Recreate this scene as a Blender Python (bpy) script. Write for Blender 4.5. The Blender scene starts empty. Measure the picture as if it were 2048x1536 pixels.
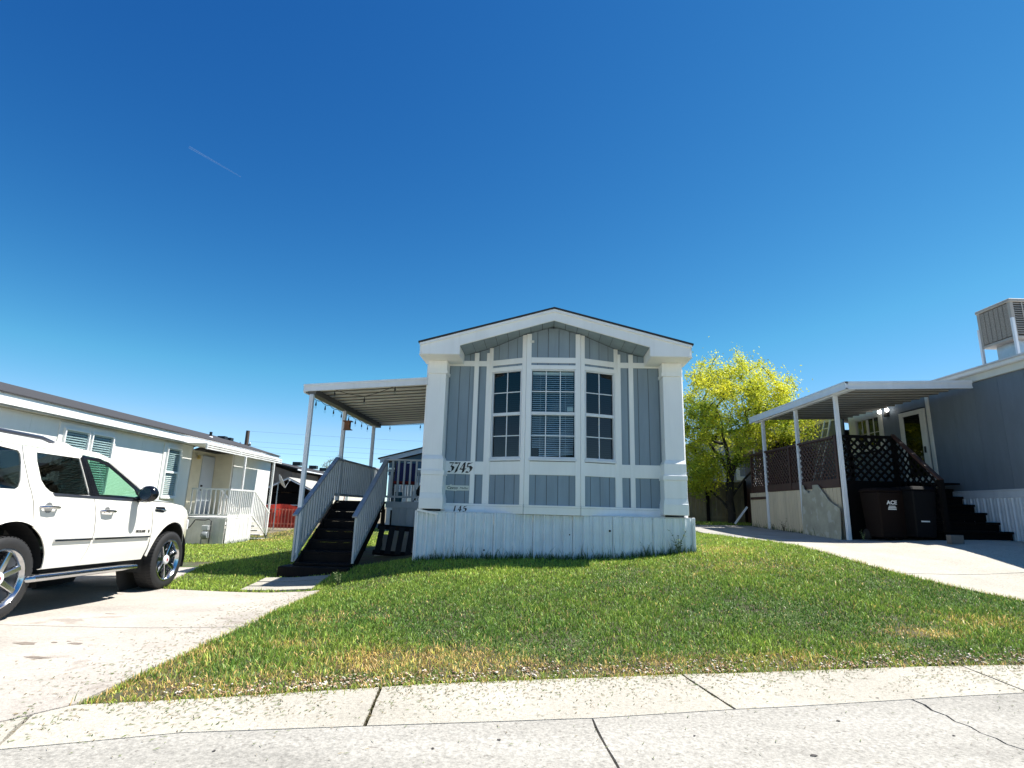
import bpy, bmesh, math, random
import numpy as np
from mathutils import Vector, Matrix
from mathutils.geometry import tessellate_polygon
random.seed(7); RNG = np.random.default_rng(11)
SC = bpy.context.scene
COL = SC.collection
PI = math.pi

# ------------------------------------------------------------------ camera
F_PX, PITCH, ROLL, EYE = 1123.4, .2205, .0271, 1.5
cam = bpy.data.cameras.new('camera'); camo = bpy.data.objects.new('camera', cam); COL.objects.link(camo)
cam.sensor_width = 36; cam.sensor_fit = 'HORIZONTAL'; cam.lens = F_PX/2048*36
cam.clip_start = .05; cam.clip_end = 20000
_f = Vector((0, math.cos(PITCH), math.sin(PITCH))); _u = Vector((0, -math.sin(PITCH), math.cos(PITCH))); _x = Vector((1, 0, 0))
_R = _x*math.cos(ROLL) + _u*math.sin(ROLL); _U = _u*math.cos(ROLL) - _x*math.sin(ROLL)
_m = Matrix((_R, _U, -_f)).transposed().to_4x4(); _m.translation = (0, 0, EYE)
camo.matrix_world = _m
SC.camera = camo
# ------------------------------------------------------------------ sky, sun, exposure
SUN_EL, SUN_AZ = math.radians(62), math.radians(82)          # azimuth clockwise from +Y
w = bpy.data.worlds.new('World'); SC.world = w; w.use_nodes = True
nt = w.node_tree; nt.nodes.clear()
sky = nt.nodes.new('ShaderNodeTexSky'); sky.sky_type = 'NISHITA'; sky.sun_disc = False
sky.sun_elevation = SUN_EL; sky.sun_rotation = SUN_AZ; sky.altitude = 3000; sky.air_density = 1.0; sky.dust_density = .15; sky.ozone_density = 6.0
bg = nt.nodes.new('ShaderNodeBackground'); bg.inputs['Strength'].default_value = .083
out = nt.nodes.new('ShaderNodeOutputWorld')
sp_ = nt.nodes.new('ShaderNodeSeparateColor'); cb_ = nt.nodes.new('ShaderNodeCombineColor'); nt.links.new(sky.outputs[0], sp_.inputs[0])   # even colour grade of the whole sky: a deeper, phone-camera blue
for ch, (k_, p_, c_) in enumerate(((.40, 2.5, 1.05), (.635, 1.68, 1.13))):
    pw = nt.nodes.new('ShaderNodeMath'); pw.operation = 'POWER'; pw.inputs[1].default_value = p_; nt.links.new(sp_.outputs[ch], pw.inputs[0])
    ml = nt.nodes.new('ShaderNodeMath'); ml.operation = 'MULTIPLY'; ml.inputs[1].default_value = k_; nt.links.new(pw.outputs[0], ml.inputs[0])
    mn = nt.nodes.new('ShaderNodeMath'); mn.operation = 'MINIMUM'; nt.links.new(ml.outputs[0], mn.inputs[0]); cp_ = nt.nodes.new('ShaderNodeMath'); cp_.operation = 'MULTIPLY'; cp_.inputs[1].default_value = c_; nt.links.new(sp_.outputs[ch], cp_.inputs[0]); nt.links.new(cp_.outputs[0], mn.inputs[1]); nt.links.new(mn.outputs[0], cb_.inputs[ch])
nt.links.new(sp_.outputs[2], cb_.inputs[2]); nt.links.new(cb_.outputs[0], bg.inputs['Color']); nt.links.new(bg.outputs[0], out.inputs['Surface'])
SUND = Vector((math.sin(SUN_AZ)*math.cos(SUN_EL), math.cos(SUN_AZ)*math.cos(SUN_EL), math.sin(SUN_EL)))
sl = bpy.data.lights.new('sun', 'SUN'); sl.energy = 4.8; sl.angle = math.radians(.5); sl.color = (1, .965, .9)
so = bpy.data.objects.new('sun', sl); COL.objects.link(so); so.location = (30, 5, 60); so.rotation_euler = SUND.to_track_quat('Z', 'Y').to_euler()
SC.view_settings.view_transform = 'Standard'; SC.view_settings.look = 'None'; SC.view_settings.exposure = 1.08; SC.view_settings.gamma = 1

# ------------------------------------------------------------------ terrain height
CP = np.array([(-12,2,.15),(-4,2,.15),(2,2,.15),(12,2,.2),(-2.7,3.44,.16),(0,3.95,.16),(4.2,4.9,.22),(-2.74,3.98,.2),(-1.39,4.43,.2),(.06,4.70,.21),(1.66,5.16,.22),(4.7,5.5,.28),(9,6.3,.45),
(-4.97,5.84,.297),(-5.05,8.78,.235),(-7,5.8,.297),(-7,8.8,.235),(-2.76,8.6,.26),(-2.7,6.3,.26),(-3.2,9.9,.34),(-5.4,10,.33),(-7,13,.3),(-10,12,.22),(-10,18,.22),(-10,24,.3),(-5,16,.4),(-4,24,.5),
(-1.57,9.99,.63),(-.7,9.9,.68),(.8,9.8,.72),(2,9.75,.775),(3.06,9.72,.9),(-1.6,14,.6),(3.3,14,1.0),(0,7.2,.47),(3,7.4,.62),(-1.6,7.4,.40),
(7.3,12.4,1.06),(7.3,14.2,1.13),(7.3,16.1,1.18),(10,11.5,1.17),(8.9,10.2,1.14),(7,9.4,.88),(5,9.8,.98),(12,8,.8),(7.3,18,1.25),(3.5,20,1.25),(12,20,1.3),(-14,20,.3),(0,30,.9),(-20,10,.25),(20,14,1.3),(20,30,1.4),(-20,34,.6)], float)
def _tu(r2): return np.where(r2 > 0, r2*np.log(np.maximum(r2, 1e-12)), 0)*.5
_n = len(CP); _A = np.zeros((_n+3, _n+3)); _A[:_n, :_n] = _tu(((CP[:, None, :2]-CP[None, :, :2])**2).sum(-1)) + .02*np.eye(_n)
_A[:_n, _n] = 1; _A[:_n, _n+1:] = CP[:, :2]; _A[_n:, :_n] = _A[:_n, _n:].T
_W = np.linalg.solve(_A, np.concatenate([CP[:, 2], [0, 0, 0]]))
def hz(x, y):
    x = np.clip(np.asarray(x, float), -20, 20); y = np.clip(np.asarray(y, float), .5, 34)
    d2 = (x[..., None]-CP[:, 0])**2 + (y[..., None]-CP[:, 1])**2
    return _tu(d2)@_W[:-3] + _W[-3] + _W[-2]*x + _W[-1]*y
def hz1(x, y): return float(hz(np.array([x]), np.array([y]))[0])

# ------------------------------------------------------------------ materials
def srgb(r, g, b): return tuple(((c/255)/12.92 if c/255 <= .04045 else ((c/255+.055)/1.055)**2.4) for c in (r, g, b))
MATS = {}
def M(name, col, rough=.6, metal=0., var=.12, scale=3., bump=0., bscale=60., stretch=(1, 1, 1), rand=0., coat=0., spec=.5, spots=None, streak=None, fine=None):
    if name in MATS: return MATS[name]
    m = bpy.data.materials.new(name); m.use_nodes = True; n = m.node_tree.nodes; L = m.node_tree.links
    b = n['Principled BSDF']; b.inputs['Roughness'].default_value = rough; b.inputs['Metallic'].default_value = metal
    b.inputs['Coat Weight'].default_value = coat; b.inputs['Coat Roughness'].default_value = .05; b.inputs['Specular IOR Level'].default_value = spec
    tc = n.new('ShaderNodeTexCoord'); mp = n.new('ShaderNodeMapping'); mp.inputs['Scale'].default_value = stretch
    L.new(tc.outputs['Object'], mp.inputs[0])
    nz = n.new('ShaderNodeTexNoise'); nz.inputs['Scale'].default_value = scale; nz.inputs['Detail'].default_value = 6; nz.inputs['Roughness'].default_value = .6
    L.new(mp.outputs[0], nz.inputs['Vector'])
    mr = n.new('ShaderNodeMapRange'); mr.inputs[1].default_value = .3; mr.inputs[2].default_value = .7; mr.inputs[3].default_value = 1-var; mr.inputs[4].default_value = 1+var
    L.new(nz.outputs[0], mr.inputs[0])
    mul = n.new('ShaderNodeMix'); mul.data_type = 'RGBA'; mul.blend_type = 'MULTIPLY'; mul.inputs[0].default_value = 1
    mul.inputs[6].default_value = (*col, 1); L.new(mr.outputs[0], mul.inputs[7]); last = mul.outputs[2]
    if rand:
        oi = n.new('ShaderNodeObjectInfo'); r2 = n.new('ShaderNodeMapRange'); r2.inputs[3].default_value = 1-rand; r2.inputs[4].default_value = 1+rand
        L.new(oi.outputs['Random'], r2.inputs[0]); m2 = n.new('ShaderNodeMix'); m2.data_type = 'RGBA'; m2.blend_type = 'MULTIPLY'; m2.inputs[0].default_value = 1
        L.new(last, m2.inputs[6]); L.new(r2.outputs[0], m2.inputs[7]); last = m2.outputs[2]
    if spots:                                        # (scale, threshold, colour, strength)
        s = n.new('ShaderNodeTexNoise'); s.inputs['Scale'].default_value = spots[0]; s.inputs['Detail'].default_value = 3; L.new(tc.outputs['Object'], s.inputs['Vector'])
        r3 = n.new('ShaderNodeMapRange'); r3.inputs[1].default_value = spots[1]; r3.inputs[2].default_value = spots[1]+.06; r3.inputs[4].default_value = spots[3]
        L.new(s.outputs[0], r3.inputs[0]); m3 = n.new('ShaderNodeMix'); m3.data_type = 'RGBA'; L.new(r3.outputs[0], m3.inputs[0]); L.new(last, m3.inputs[6]); m3.inputs[7].default_value = (*spots[2], 1); last = m3.outputs[2]
    if streak:                                       # vertical dirt runs
        mp2 = n.new('ShaderNodeMapping'); mp2.inputs['Scale'].default_value = (9, 9, .5); L.new(tc.outputs['Object'], mp2.inputs[0])
        s = n.new('ShaderNodeTexNoise'); s.inputs['Scale'].default_value = 1.5; s.inputs['Detail'].default_value = 5; L.new(mp2.outputs[0], s.inputs['Vector'])
        r3 = n.new('ShaderNodeMapRange'); r3.inputs[1].default_value = .52; r3.inputs[2].default_value = .8; r3.inputs[4].default_value = streak[1]
        L.new(s.outputs[0], r3.inputs[0]); m3 = n.new('ShaderNodeMix'); m3.data_type = 'RGBA'; L.new(r3.outputs[0], m3.inputs[0]); L.new(last, m3.inputs[6]); m3.inputs[7].default_value = (*streak[0], 1); last = m3.outputs[2]
    if fine:                                         # (scale, amount): gritty aggregate
        s = n.new('ShaderNodeTexNoise'); s.inputs['Scale'].default_value = fine[0]; s.inputs['Detail'].default_value = 5; s.inputs['Roughness'].default_value = .75; L.new(tc.outputs['Object'], s.inputs['Vector'])
        r3 = n.new('ShaderNodeMapRange'); r3.inputs[1].default_value = .32; r3.inputs[2].default_value = .68; r3.inputs[3].default_value = 1-fine[1]; r3.inputs[4].default_value = 1+fine[1]; L.new(s.outputs[0], r3.inputs[0])
        m3 = n.new('ShaderNodeMix'); m3.data_type = 'RGBA'; m3.blend_type = 'MULTIPLY'; m3.inputs[0].default_value = 1; L.new(last, m3.inputs[6]); L.new(r3.outputs[0], m3.inputs[7]); last = m3.outputs[2]
    L.new(last, b.inputs['Base Color'])
    if bump:
        nb = n.new('ShaderNodeTexNoise'); nb.inputs['Scale'].default_value = bscale; nb.inputs['Detail'].default_value = 4; L.new(mp.outputs[0], nb.inputs['Vector'])
        bp = n.new('ShaderNodeBump'); bp.inputs['Strength'].default_value = bump; bp.inputs['Distance'].default_value = .01
        L.new(nb.outputs[0], bp.inputs['Height']); L.new(bp.outputs[0], b.inputs['Normal'])
    MATS[name] = m; return m
def glass(name, tint, refl=1., ior=1.5):
    if name in MATS: return MATS[name]
    m = bpy.data.materials.new(name); m.use_nodes = True; n = m.node_tree.nodes; L = m.node_tree.links; n.clear()
    o = n.new('ShaderNodeOutputMaterial'); t = n.new('ShaderNodeBsdfTransparent'); t.inputs[0].default_value = (*tint, 1)
    g = n.new('ShaderNodeBsdfGlossy'); g.inputs['Roughness'].default_value = .01; g.inputs[0].default_value = (refl, refl, refl, 1)
    fr = n.new('ShaderNodeFresnel'); fr.inputs[0].default_value = ior
    ge = n.new('ShaderNodeNewGeometry'); sb = n.new('ShaderNodeMath'); sb.operation = 'SUBTRACT'; sb.inputs[0].default_value = 1; L.new(ge.outputs['Backfacing'], sb.inputs[1]); mu = n.new('ShaderNodeMath'); mu.operation = 'MULTIPLY'; L.new(fr.outputs[0], mu.inputs[0]); L.new(sb.outputs[0], mu.inputs[1])   # one reflection per pane
    mx = n.new('ShaderNodeMixShader'); L.new(mu.outputs[0], mx.inputs[0]); L.new(t.outputs[0], mx.inputs[1]); L.new(g.outputs[0], mx.inputs[2]); L.new(mx.outputs[0], o.inputs[0])
    MATS[name] = m; return m
def leafmat(name, rough=.6, trans=.35):
    if name in MATS: return MATS[name]
    m = bpy.data.materials.new(name); m.use_nodes = True; n = m.node_tree.nodes; L = m.node_tree.links; n.clear()
    o = n.new('ShaderNodeOutputMaterial'); a = n.new('ShaderNodeAttribute'); a.attribute_name = 'Col'
    b = n.new('ShaderNodeBsdfPrincipled'); b.inputs['Roughness'].default_value = rough; b.inputs['Specular IOR Level'].default_value = .3
    t = n.new('ShaderNodeBsdfTranslucent'); mx = n.new('ShaderNodeMixShader'); mx.inputs[0].default_value = trans
    L.new(a.outputs[0], b.inputs['Base Color']); L.new(a.outputs[0], t.inputs[0]); L.new(b.outputs[0], mx.inputs[1]); L.new(t.outputs[0], mx.inputs[2]); L.new(mx.outputs[0], o.inputs[0])
    MATS[name] = m; return m

WHITE = M('white_paint', (.86, .86, .84), .45, var=.05, scale=2, bump=.12, bscale=25, stretch=(1, 1, .3), streak=((.5, .48, .42), .12))
WHITE2 = M('white_metal', (.72, .74, .76), .4, var=.05, scale=3, streak=((.45, .44, .4), .15))
GREY = M('grey_siding', (.235, .30, .355), .7, var=.12, scale=5, bump=.3, bscale=30, stretch=(1, 1, .15), rand=.05, streak=((.26, .28, .29), .25))
GREYBACK = M('grey_groove', (.07, .085, .1), .8)
GLASS = glass('window_glass', (.8, .86, .88)); GLASSDK = glass('window_glass_screened', (.17, .2, .26))
BLIND = M('blind_slat', (.80, .81, .80), .5); ROOM = M('room_dark', (.03, .03, .03), .9)
SHINGLE = M('asphalt_shingle', (.036, .035, .037), .9, var=.3, scale=14, bump=.6, bscale=40)
BLACK = M('black_paint', (.008, .008, .008), .4); DARKWOOD = M('dark_brown_wood', (.009, .007, .0065), .8, spec=.2, var=.3, scale=6, bump=.3, stretch=(1, 1, .2))
CHROME = M('chrome', (.55, .56, .58), .16, metal=1, var=.03)
RUBBER = M('rubber', (.015, .015, .016), .7, var=.15, scale=20)
GALV = M('galvanised', (.5, .52, .54), .4, metal=.8, var=.15, scale=6)
SOIL = M('lawn_soil', (.06, .055, .028), .95, var=.35, scale=5, bump=.8, bscale=25, spots=(3, .5, (.06, .10, .02), .7))
CONC = M('concrete', (.375, .347, .290), .9, var=.14, scale=1.1, bump=.6, bscale=110, spots=(26, .66, (.17, .145, .11), .6), rand=.03, fine=(42, .26))
DRIVEC = M('drive_concrete', (.37, .335, .292), .9, var=.22, scale=.8, bump=.6, bscale=90, spots=(2.2, .645, (.21, .175, .145), .6), rand=.03, fine=(36, .22))
CONC2 = M('gutter_concrete', (.325, .308, .272), .92, var=.24, scale=1.0, stretch=(.35, 1.7, 1), bump=.9, bscale=80, spots=(30, .64, (.15, .13, .11), .6), rand=.03, fine=(38, .36))
GAPDIRT = M('joint_dirt', (.045, .035, .022), .95, var=.5, scale=20)

# ------------------------------------------------------------------ mesh helpers
class MB:
    def __init__(s, xf=None): s.v = []; s.f = []; s.xf = xf
    def add(s, vs, fs):
        o = len(s.v); s.v += [tuple(v) for v in vs]; s.f += [tuple(i+o for i in f) for f in fs]; return s
    def box(s, x0, x1, y0, y1, z0, z1):
        return s.add([(x0,y0,z0),(x1,y0,z0),(x1,y1,z0),(x0,y1,z0),(x0,y0,z1),(x1,y0,z1),(x1,y1,z1),(x0,y1,z1)],
                     [(0,3,2,1),(4,5,6,7),(0,1,5,4),(1,2,6,5),(2,3,7,6),(3,0,4,7)])
    def hexa(s, b, t): return s.add(list(b)+list(t), [(0,3,2,1),(4,5,6,7),(0,1,5,4),(1,2,6,5),(2,3,7,6),(3,0,4,7)])
    def prism(s, poly, axis, a0, a1):
        n = len(poly)
        def p(u, v, a): return (a,u,v) if axis == 'x' else ((u,a,v) if axis == 'y' else (u,v,a))
        vs = [p(u,v,a0) for u,v in poly]+[p(u,v,a1) for u,v in poly]
        return s.add(vs, [tuple(range(n))[::-1], tuple(range(n, 2*n))]+[(i,(i+1)%n,(i+1)%n+n,i+n) for i in range(n)])
    def bar(s, p0, p1, w, h, up=(0,0,1)):
        p0 = Vector(p0); p1 = Vector(p1); d = (p1-p0).normalized(); u = Vector(up); r = d.cross(u)
        if r.length < 1e-4: r = d.cross(Vector((1,0,0)))
        r.normalize(); u = r.cross(d).normalized(); r = r*w/2; u = u*h/2
        return s.hexa([p0-r-u, p0+r-u, p0+r+u, p0-r+u], [p1-r-u, p1+r-u, p1+r+u, p1-r+u])
    def tube(s, pts, r, n=8, caps=True):
        pts = [Vector(p) for p in pts]; k = len(pts); rs = r if isinstance(r, (list, tuple)) else [r]*k
        o = len(s.v); ref = None
        for i, p in enumerate(pts):
            d = (pts[min(i+1,k-1)]-pts[max(i-1,0)]).normalized()
            if ref is None: ref = d.orthogonal().normalized()
            ref = (ref-d*ref.dot(d)); ref = ref.normalized() if ref.length > 1e-5 else d.orthogonal().normalized()
            b = d.cross(ref)
            for j in range(n):
                a = 2*PI*j/n; s.v.append(tuple(p+(ref*math.cos(a)+b*math.sin(a))*rs[i]))
        for i in range(k-1):
            for j in range(n): s.f.append((o+i*n+j, o+i*n+(j+1)%n, o+(i+1)*n+(j+1)%n, o+(i+1)*n+j))
        if caps: s.f.append(tuple(o+j for j in range(n))[::-1]); s.f.append(tuple(o+(k-1)*n+j for j in range(n)))
        return s
    def lathe(s, prof, c=(0,0,0), axis='z', n=24, a0=0., a1=2*PI):
        o = len(s.v); full = abs(a1-a0-2*PI) < 1e-6; m = n if full else n+1
        for (r, h) in prof:
            for j in range(m):
                a = a0+(a1-a0)*j/n; x, y = r*math.cos(a), r*math.sin(a)
                p = (x, y, h) if axis == 'z' else ((h, x, y) if axis == 'x' else (y, h, x))
                s.v.append((p[0]+c[0], p[1]+c[1], p[2]+c[2]))
        for i in range(len(prof)-1):
            for j in range(n):
                k = (j+1) % m
                s.f.append((o+i*m+j, o+i*m+k, o+(i+1)*m+k, o+(i+1)*m+j))
        return s
    def grid(s, fn, nu, nv):
        o = len(s.v)
        for i in range(nu+1):
            for j in range(nv+1): s.v.append(tuple(fn(i/nu, j/nv)))
        for i in range(nu):
            for j in range(nv): s.f.append((o+i*(nv+1)+j, o+(i+1)*(nv+1)+j, o+(i+1)*(nv+1)+j+1, o+i*(nv+1)+j+1))
        return s
    def build(s, name, mat, parent=None, smooth=False, bevel=0, segs=1):
        me = bpy.data.meshes.new(name); vs = s.v if s.xf is None else [tuple(s.xf @ Vector(v)) for v in s.v]
        me.from_pydata(vs, [], s.f)
        if bevel or True:
            bm = bmesh.new(); bm.from_mesh(me)
            if bevel:
                ed = [e for e in bm.edges if len(e.link_faces) == 2 and e.calc_face_angle(0) > .5]
                bmesh.ops.bevel(bm, geom=ed, offset=bevel, segments=segs, affect='EDGES', clamp_overlap=True)
            bmesh.ops.recalc_face_normals(bm, faces=bm.faces[:]); bm.to_mesh(me); bm.free()
        return link(name, me, mat, parent, smooth)
def link(name, me, mat, parent=None, smooth=False):
    if mat is not None: me.materials.append(mat)
    if smooth:
        me.polygons.foreach_set('use_smooth', [True]*len(me.polygons))
        if smooth != 'all': me.set_sharp_from_angle(angle=.7)
    o = bpy.data.objects.new(name, me); COL.objects.link(o)
    if parent: o.parent = parent
    return o
def tag(o, label, cat=None, group=None, kind=None):
    if label: o['label'] = label
    if cat: o['category'] = cat
    if group: o['group'] = group
    if kind: o['kind'] = kind
    return o
def thing(name, label, cat, loc=(0,0,0), rot=(0,0,0), group=None):
    o = bpy.data.objects.new(name, None); COL.objects.link(o); o.location = loc; o.rotation_euler = rot; o.empty_display_size = .2
    return tag(o, label, cat, group)
def dup(o, parent=None, loc=None, rot=None):
    c = o.copy(); COL.objects.link(c); c.parent = parent if parent else o.parent
    if loc is not None: c.location = loc
    if rot is not None: c.rotation_euler = rot
    return c
def copy_tree(o, parent=None):
    c = o.copy(); COL.objects.link(c); c.parent = parent
    for ch in list(o.children): copy_tree(ch, c)
    return c
def sheet_bm(outer, holes=(), step=.3, stepy=None):
    polys = [[Vector((p[0], p[1], 0)) for p in pl] for pl in [outer]+list(holes)]
    tris = tessellate_polygon(polys); vs = [p for pl in polys for p in pl]
    bm = bmesh.new(); bv = [bm.verts.new(v) for v in vs]
    for t in tris:
        try: bm.faces.new([bv[i] for i in t])
        except ValueError: pass
    for v in [v for v in bm.verts if not v.link_faces]: bm.verts.remove(v)
    for ax, st in ((0, step), (1, stepy or step)):   # grid cuts so that a sheet can follow a curved surface
        if not st: continue
        lo = min(v[ax] for v in vs); hi = max(v[ax] for v in vs); k = math.floor(lo/st)+1
        while k*st < hi-1e-4:
            if k*st > lo+1e-4:
                co = [0,0,0]; co[ax] = k*st; no = [0,0,0]; no[ax] = 1
                bmesh.ops.bisect_plane(bm, geom=bm.verts[:]+bm.edges[:]+bm.faces[:], plane_co=co, plane_no=no, dist=1e-5)
            k += 1
    return bm
def drape(name, outer, mat, parent=None, off=0., thick=.07, step=.35, holes=(), rough=0.):
    bm = sheet_bm(outer, holes, step)
    xs = np.array([(v.co.x, v.co.y) for v in bm.verts]); z = hz(xs[:,0], xs[:,1])+off
    for v, zz in zip(bm.verts, z): v.co.z = zz
    for f in bm.faces:
        f.normal_update()
        if f.normal.z < 0: f.normal_flip()
    ed = [e for e in bm.edges if e.is_boundary]
    r = bmesh.ops.extrude_edge_only(bm, edges=ed)
    for g in r['geom']:
        if isinstance(g, bmesh.types.BMVert): g.co.z -= thick
    bmesh.ops.recalc_face_normals(bm, faces=bm.faces[:])
    me = bpy.data.meshes.new(name); bm.to_mesh(me); bm.free()
    return link(name, me, mat, parent)
def fast_mesh(name, V, T, mat, C=None, parent=None):
    V = np.ascontiguousarray(V, np.float32); T = np.ascontiguousarray(T, np.int32); me = bpy.data.meshes.new(name)
    me.vertices.add(len(V)); me.vertices.foreach_set('co', V.ravel()); me.loops.add(T.size); me.loops.foreach_set('vertex_index', T.ravel())
    me.polygons.add(len(T)); me.polygons.foreach_set('loop_start', np.arange(0, T.size, 3, dtype=np.int32)); me.polygons.foreach_set('loop_total', np.full(len(T), 3, np.int32))
    me.update(calc_edges=True)
    if C is not None:
        a = me.color_attributes.new('Col', 'FLOAT_COLOR', 'POINT'); c = np.ones((len(V), 4), np.float32); c[:, :3] = C; a.data.foreach_set('color', c.ravel())
    return link(name, me, mat, parent)
def inpoly(P, poly):
    x, y = P[:,0], P[:,1]; r = np.zeros(len(P), bool); n = len(poly); j = n-1
    for i in range(n):
        xi, yi = poly[i]; xj, yj = poly[j]
        c = ((yi > y) != (yj > y)) & (x < (xj-xi)*(y-yi)/((yj-yi) or 1e-9)+xi); r ^= c; j = i
    return r
_tx = {}
def text(name, s, size, mat, parent, xf, extrude=.002, shear=0., spacing=1., bold=0.):
    cu = bpy.data.curves.new('t', 'FONT'); cu.body = s; cu.size = size; cu.extrude = extrude; cu.shear = shear; cu.space_character = spacing; cu.offset = bold; cu.align_x = 'CENTER'; cu.align_y = 'CENTER'; cu.resolution_u = 3
    o = bpy.data.objects.new('t', cu); COL.objects.link(o); dg = bpy.context.evaluated_depsgraph_get(); me = bpy.data.meshes.new_from_object(o.evaluated_get(dg))
    bpy.data.objects.remove(o); bpy.data.curves.remove(cu); me.name = name; me.transform(xf); me.materials.clear()
    return link(name, me, mat, parent)
# text frame helpers: front-facing (reads from -y), +x-facing (reads from +x side)
def XF_FRONT(x, y, z): return Matrix.Translation((x, y, z)) @ Matrix.Rotation(PI/2, 4, 'X')
def XF_RIGHT(x, y, z): return Matrix.Translation((x, y, z)) @ Matrix.Rotation(PI/2, 4, 'Z') @ Matrix.Rotation(PI/2, 4, 'X')
def stroke(mb, pts, y, th=.004):
    """calligraphic stroke in the x-z plane: pts = (x, z, width) with a slanted nib"""
    n = Vector((.80, .60)); L = [(x-n[0]*w_/2, z-n[1]*w_/2) for x, z, w_ in pts]; R = [(x+n[0]*w_/2, z+n[1]*w_/2) for x, z, w_ in pts]
    for i in range(len(pts)-1):
        a, b, c, d = L[i], R[i], R[i+1], L[i+1]
        mb.hexa([(p[0], y, p[1]) for p in (a, b, c, d)], [(p[0], y-th, p[1]) for p in (a, b, c, d)])

# ================================================================== GROUND
fine = np.arange(-20, 20.01, .5); farx = np.array([22, 26, 34, 50, 90, 200, 600, 2000.])
gx = np.concatenate([-farx[::-1], fine, farx]); gy = np.concatenate([-np.array([2000., 600, 200, 90, 50, 30, 18, 10, 5, 2]), np.arange(0, 34.01, .5), 34+np.array([2, 6, 14, 30, 70, 200, 600, 2000.])])
GX, GY = np.meshgrid(gx, gy, indexing='ij'); GZ = hz(GX, GY)-.13
V = np.stack([GX, GY, GZ], -1).reshape(-1, 3); ny = len(gy); ii, jj = np.meshgrid(np.arange(len(gx)-1), np.arange(ny-1), indexing='ij'); a = (ii*ny+jj).ravel()
T = np.concatenate([np.stack([a, a+ny, a+ny+1], -1), np.stack([a, a+ny+1, a+1], -1)])
g = fast_mesh('ground', V, T, M('bare_ground', (.15, .13, .085), .95, var=.3, scale=.6, bump=.5, bscale=8)); g['kind'] = 'structure'; g['label'] = 'bare earth around the homes'

GRASS_FRONT = [(-2.757,4.02),(-2.06,4.2),(-1.38,4.4),(-.555,4.62),(.06,4.74),(.8,4.90),(1.48,5.06),(2.95,5.2),(4.64,5.42),(6.2,5.75),(8.0,6.12)]
DRIVE_R = [(8.0,6.12),(7.2,6.62),(6.78,6.93),(6.377,7.3),(5.894,7.84),(5.58,8.34),(5.29,9.16),(5.09,10.48),(5.04,12.08),(4.84,13.56),(4.9,17.4)]
LAWN = GRASS_FRONT+DRIVE_R[1:]+[(9.4,17.6),(9.4,27),(-9.9,28),(-9.95,10.9),(-8.7,10.7),(-5.5,10.6),(-5.15,8.76),(-2.73,8.76),(-2.68,6.2),(-2.70,5.2)]
lawn = drape('lawn', LAWN, SOIL, off=-.012, thick=.15, step=.4); tag(lawn, 'mounded green front lawn around the grey mobile home', kind='structure')
SEAM = [(-12,1.55),(-6,2.68),(-2.72,3.42),(-1.9,3.70),(-.87,3.88),(.594,4.12),(1.614,4.36),(3.04,4.6),(4.08,4.79),(9,5.55),(16,6.55)]
def seam_y(x): return float(np.interp(x, [p[0] for p in SEAM], [p[1] for p in SEAM]))
UP = [(-12,2.0),(-6,3.1),(-3.0,3.70),(-2.757,4.0)]+GRASS_FRONT[1:]+[(12,6.9),(16,7.5)]
def up_y(x): return float(np.interp(x, [p[0] for p in UP], [p[1] for p in UP]))
# sidewalk: slabs parted by grassy joints
sw = drape('sidewalk', [(p[0], p[1]+.01) for p in SEAM]+[(p[0], p[1]-.0) for p in UP[::-1]], GAPDIRT, off=-.035, thick=.1, step=.5); tag(sw, 'pale concrete walk along the lawn', kind='structure')
joints = [((-12,1.55),(-12,2.0)), ((-5.6,2.75),(-5.7,3.15)), ((-2.75,3.41),(-2.9,3.83)), ((-.86,3.88),(-.905,4.53)), ((1.64,4.38),(1.47,5.05)), ((4.12,4.80),(4.02,5.33)), ((6.6,5.18),(6.9,5.89)), ((9.2,5.57),(9.6,6.4)), ((16,6.55),(16,7.5))]
def between(xs, a, b): return [x for x in xs if a < x < b]
for (l0, l1), (r0, r1) in zip(joints[:-1], joints[1:]):
    g = .012; lo = [(l0[0]+g, seam_y(l0[0]+g)+.0075)]+[(x, seam_y(x)+.0075) for x in between([p[0] for p in SEAM], l0[0]+.02, r0[0]-.02)]+[(r0[0]-g, seam_y(r0[0]-g)+.0075)]
    hi = [(l1[0]+g, up_y(l1[0]+g))]+[(x, up_y(x)) for x in between([p[0] for p in UP], l1[0]+.02, r1[0]-.02)]+[(r1[0]-g, up_y(r1[0]-g))]
    jl = [(hi[0][0]+(lo[0][0]-hi[0][0])*t+random.uniform(-.007,.003), hi[0][1]+(lo[0][1]-hi[0][1])*t) for t in (.12,.25,.37,.5,.63,.75,.88)]; jr = [(lo[-1][0]+(hi[-1][0]-lo[-1][0])*t+random.uniform(-.003,.007), lo[-1][1]+(hi[-1][1]-lo[-1][1])*t) for t in (.12,.25,.37,.5,.63,.75,.88)]
    drape('walk_slab', lo+jr+hi[::-1]+jl, CONC, sw, off=.0, thick=.05, step=.4)
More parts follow.
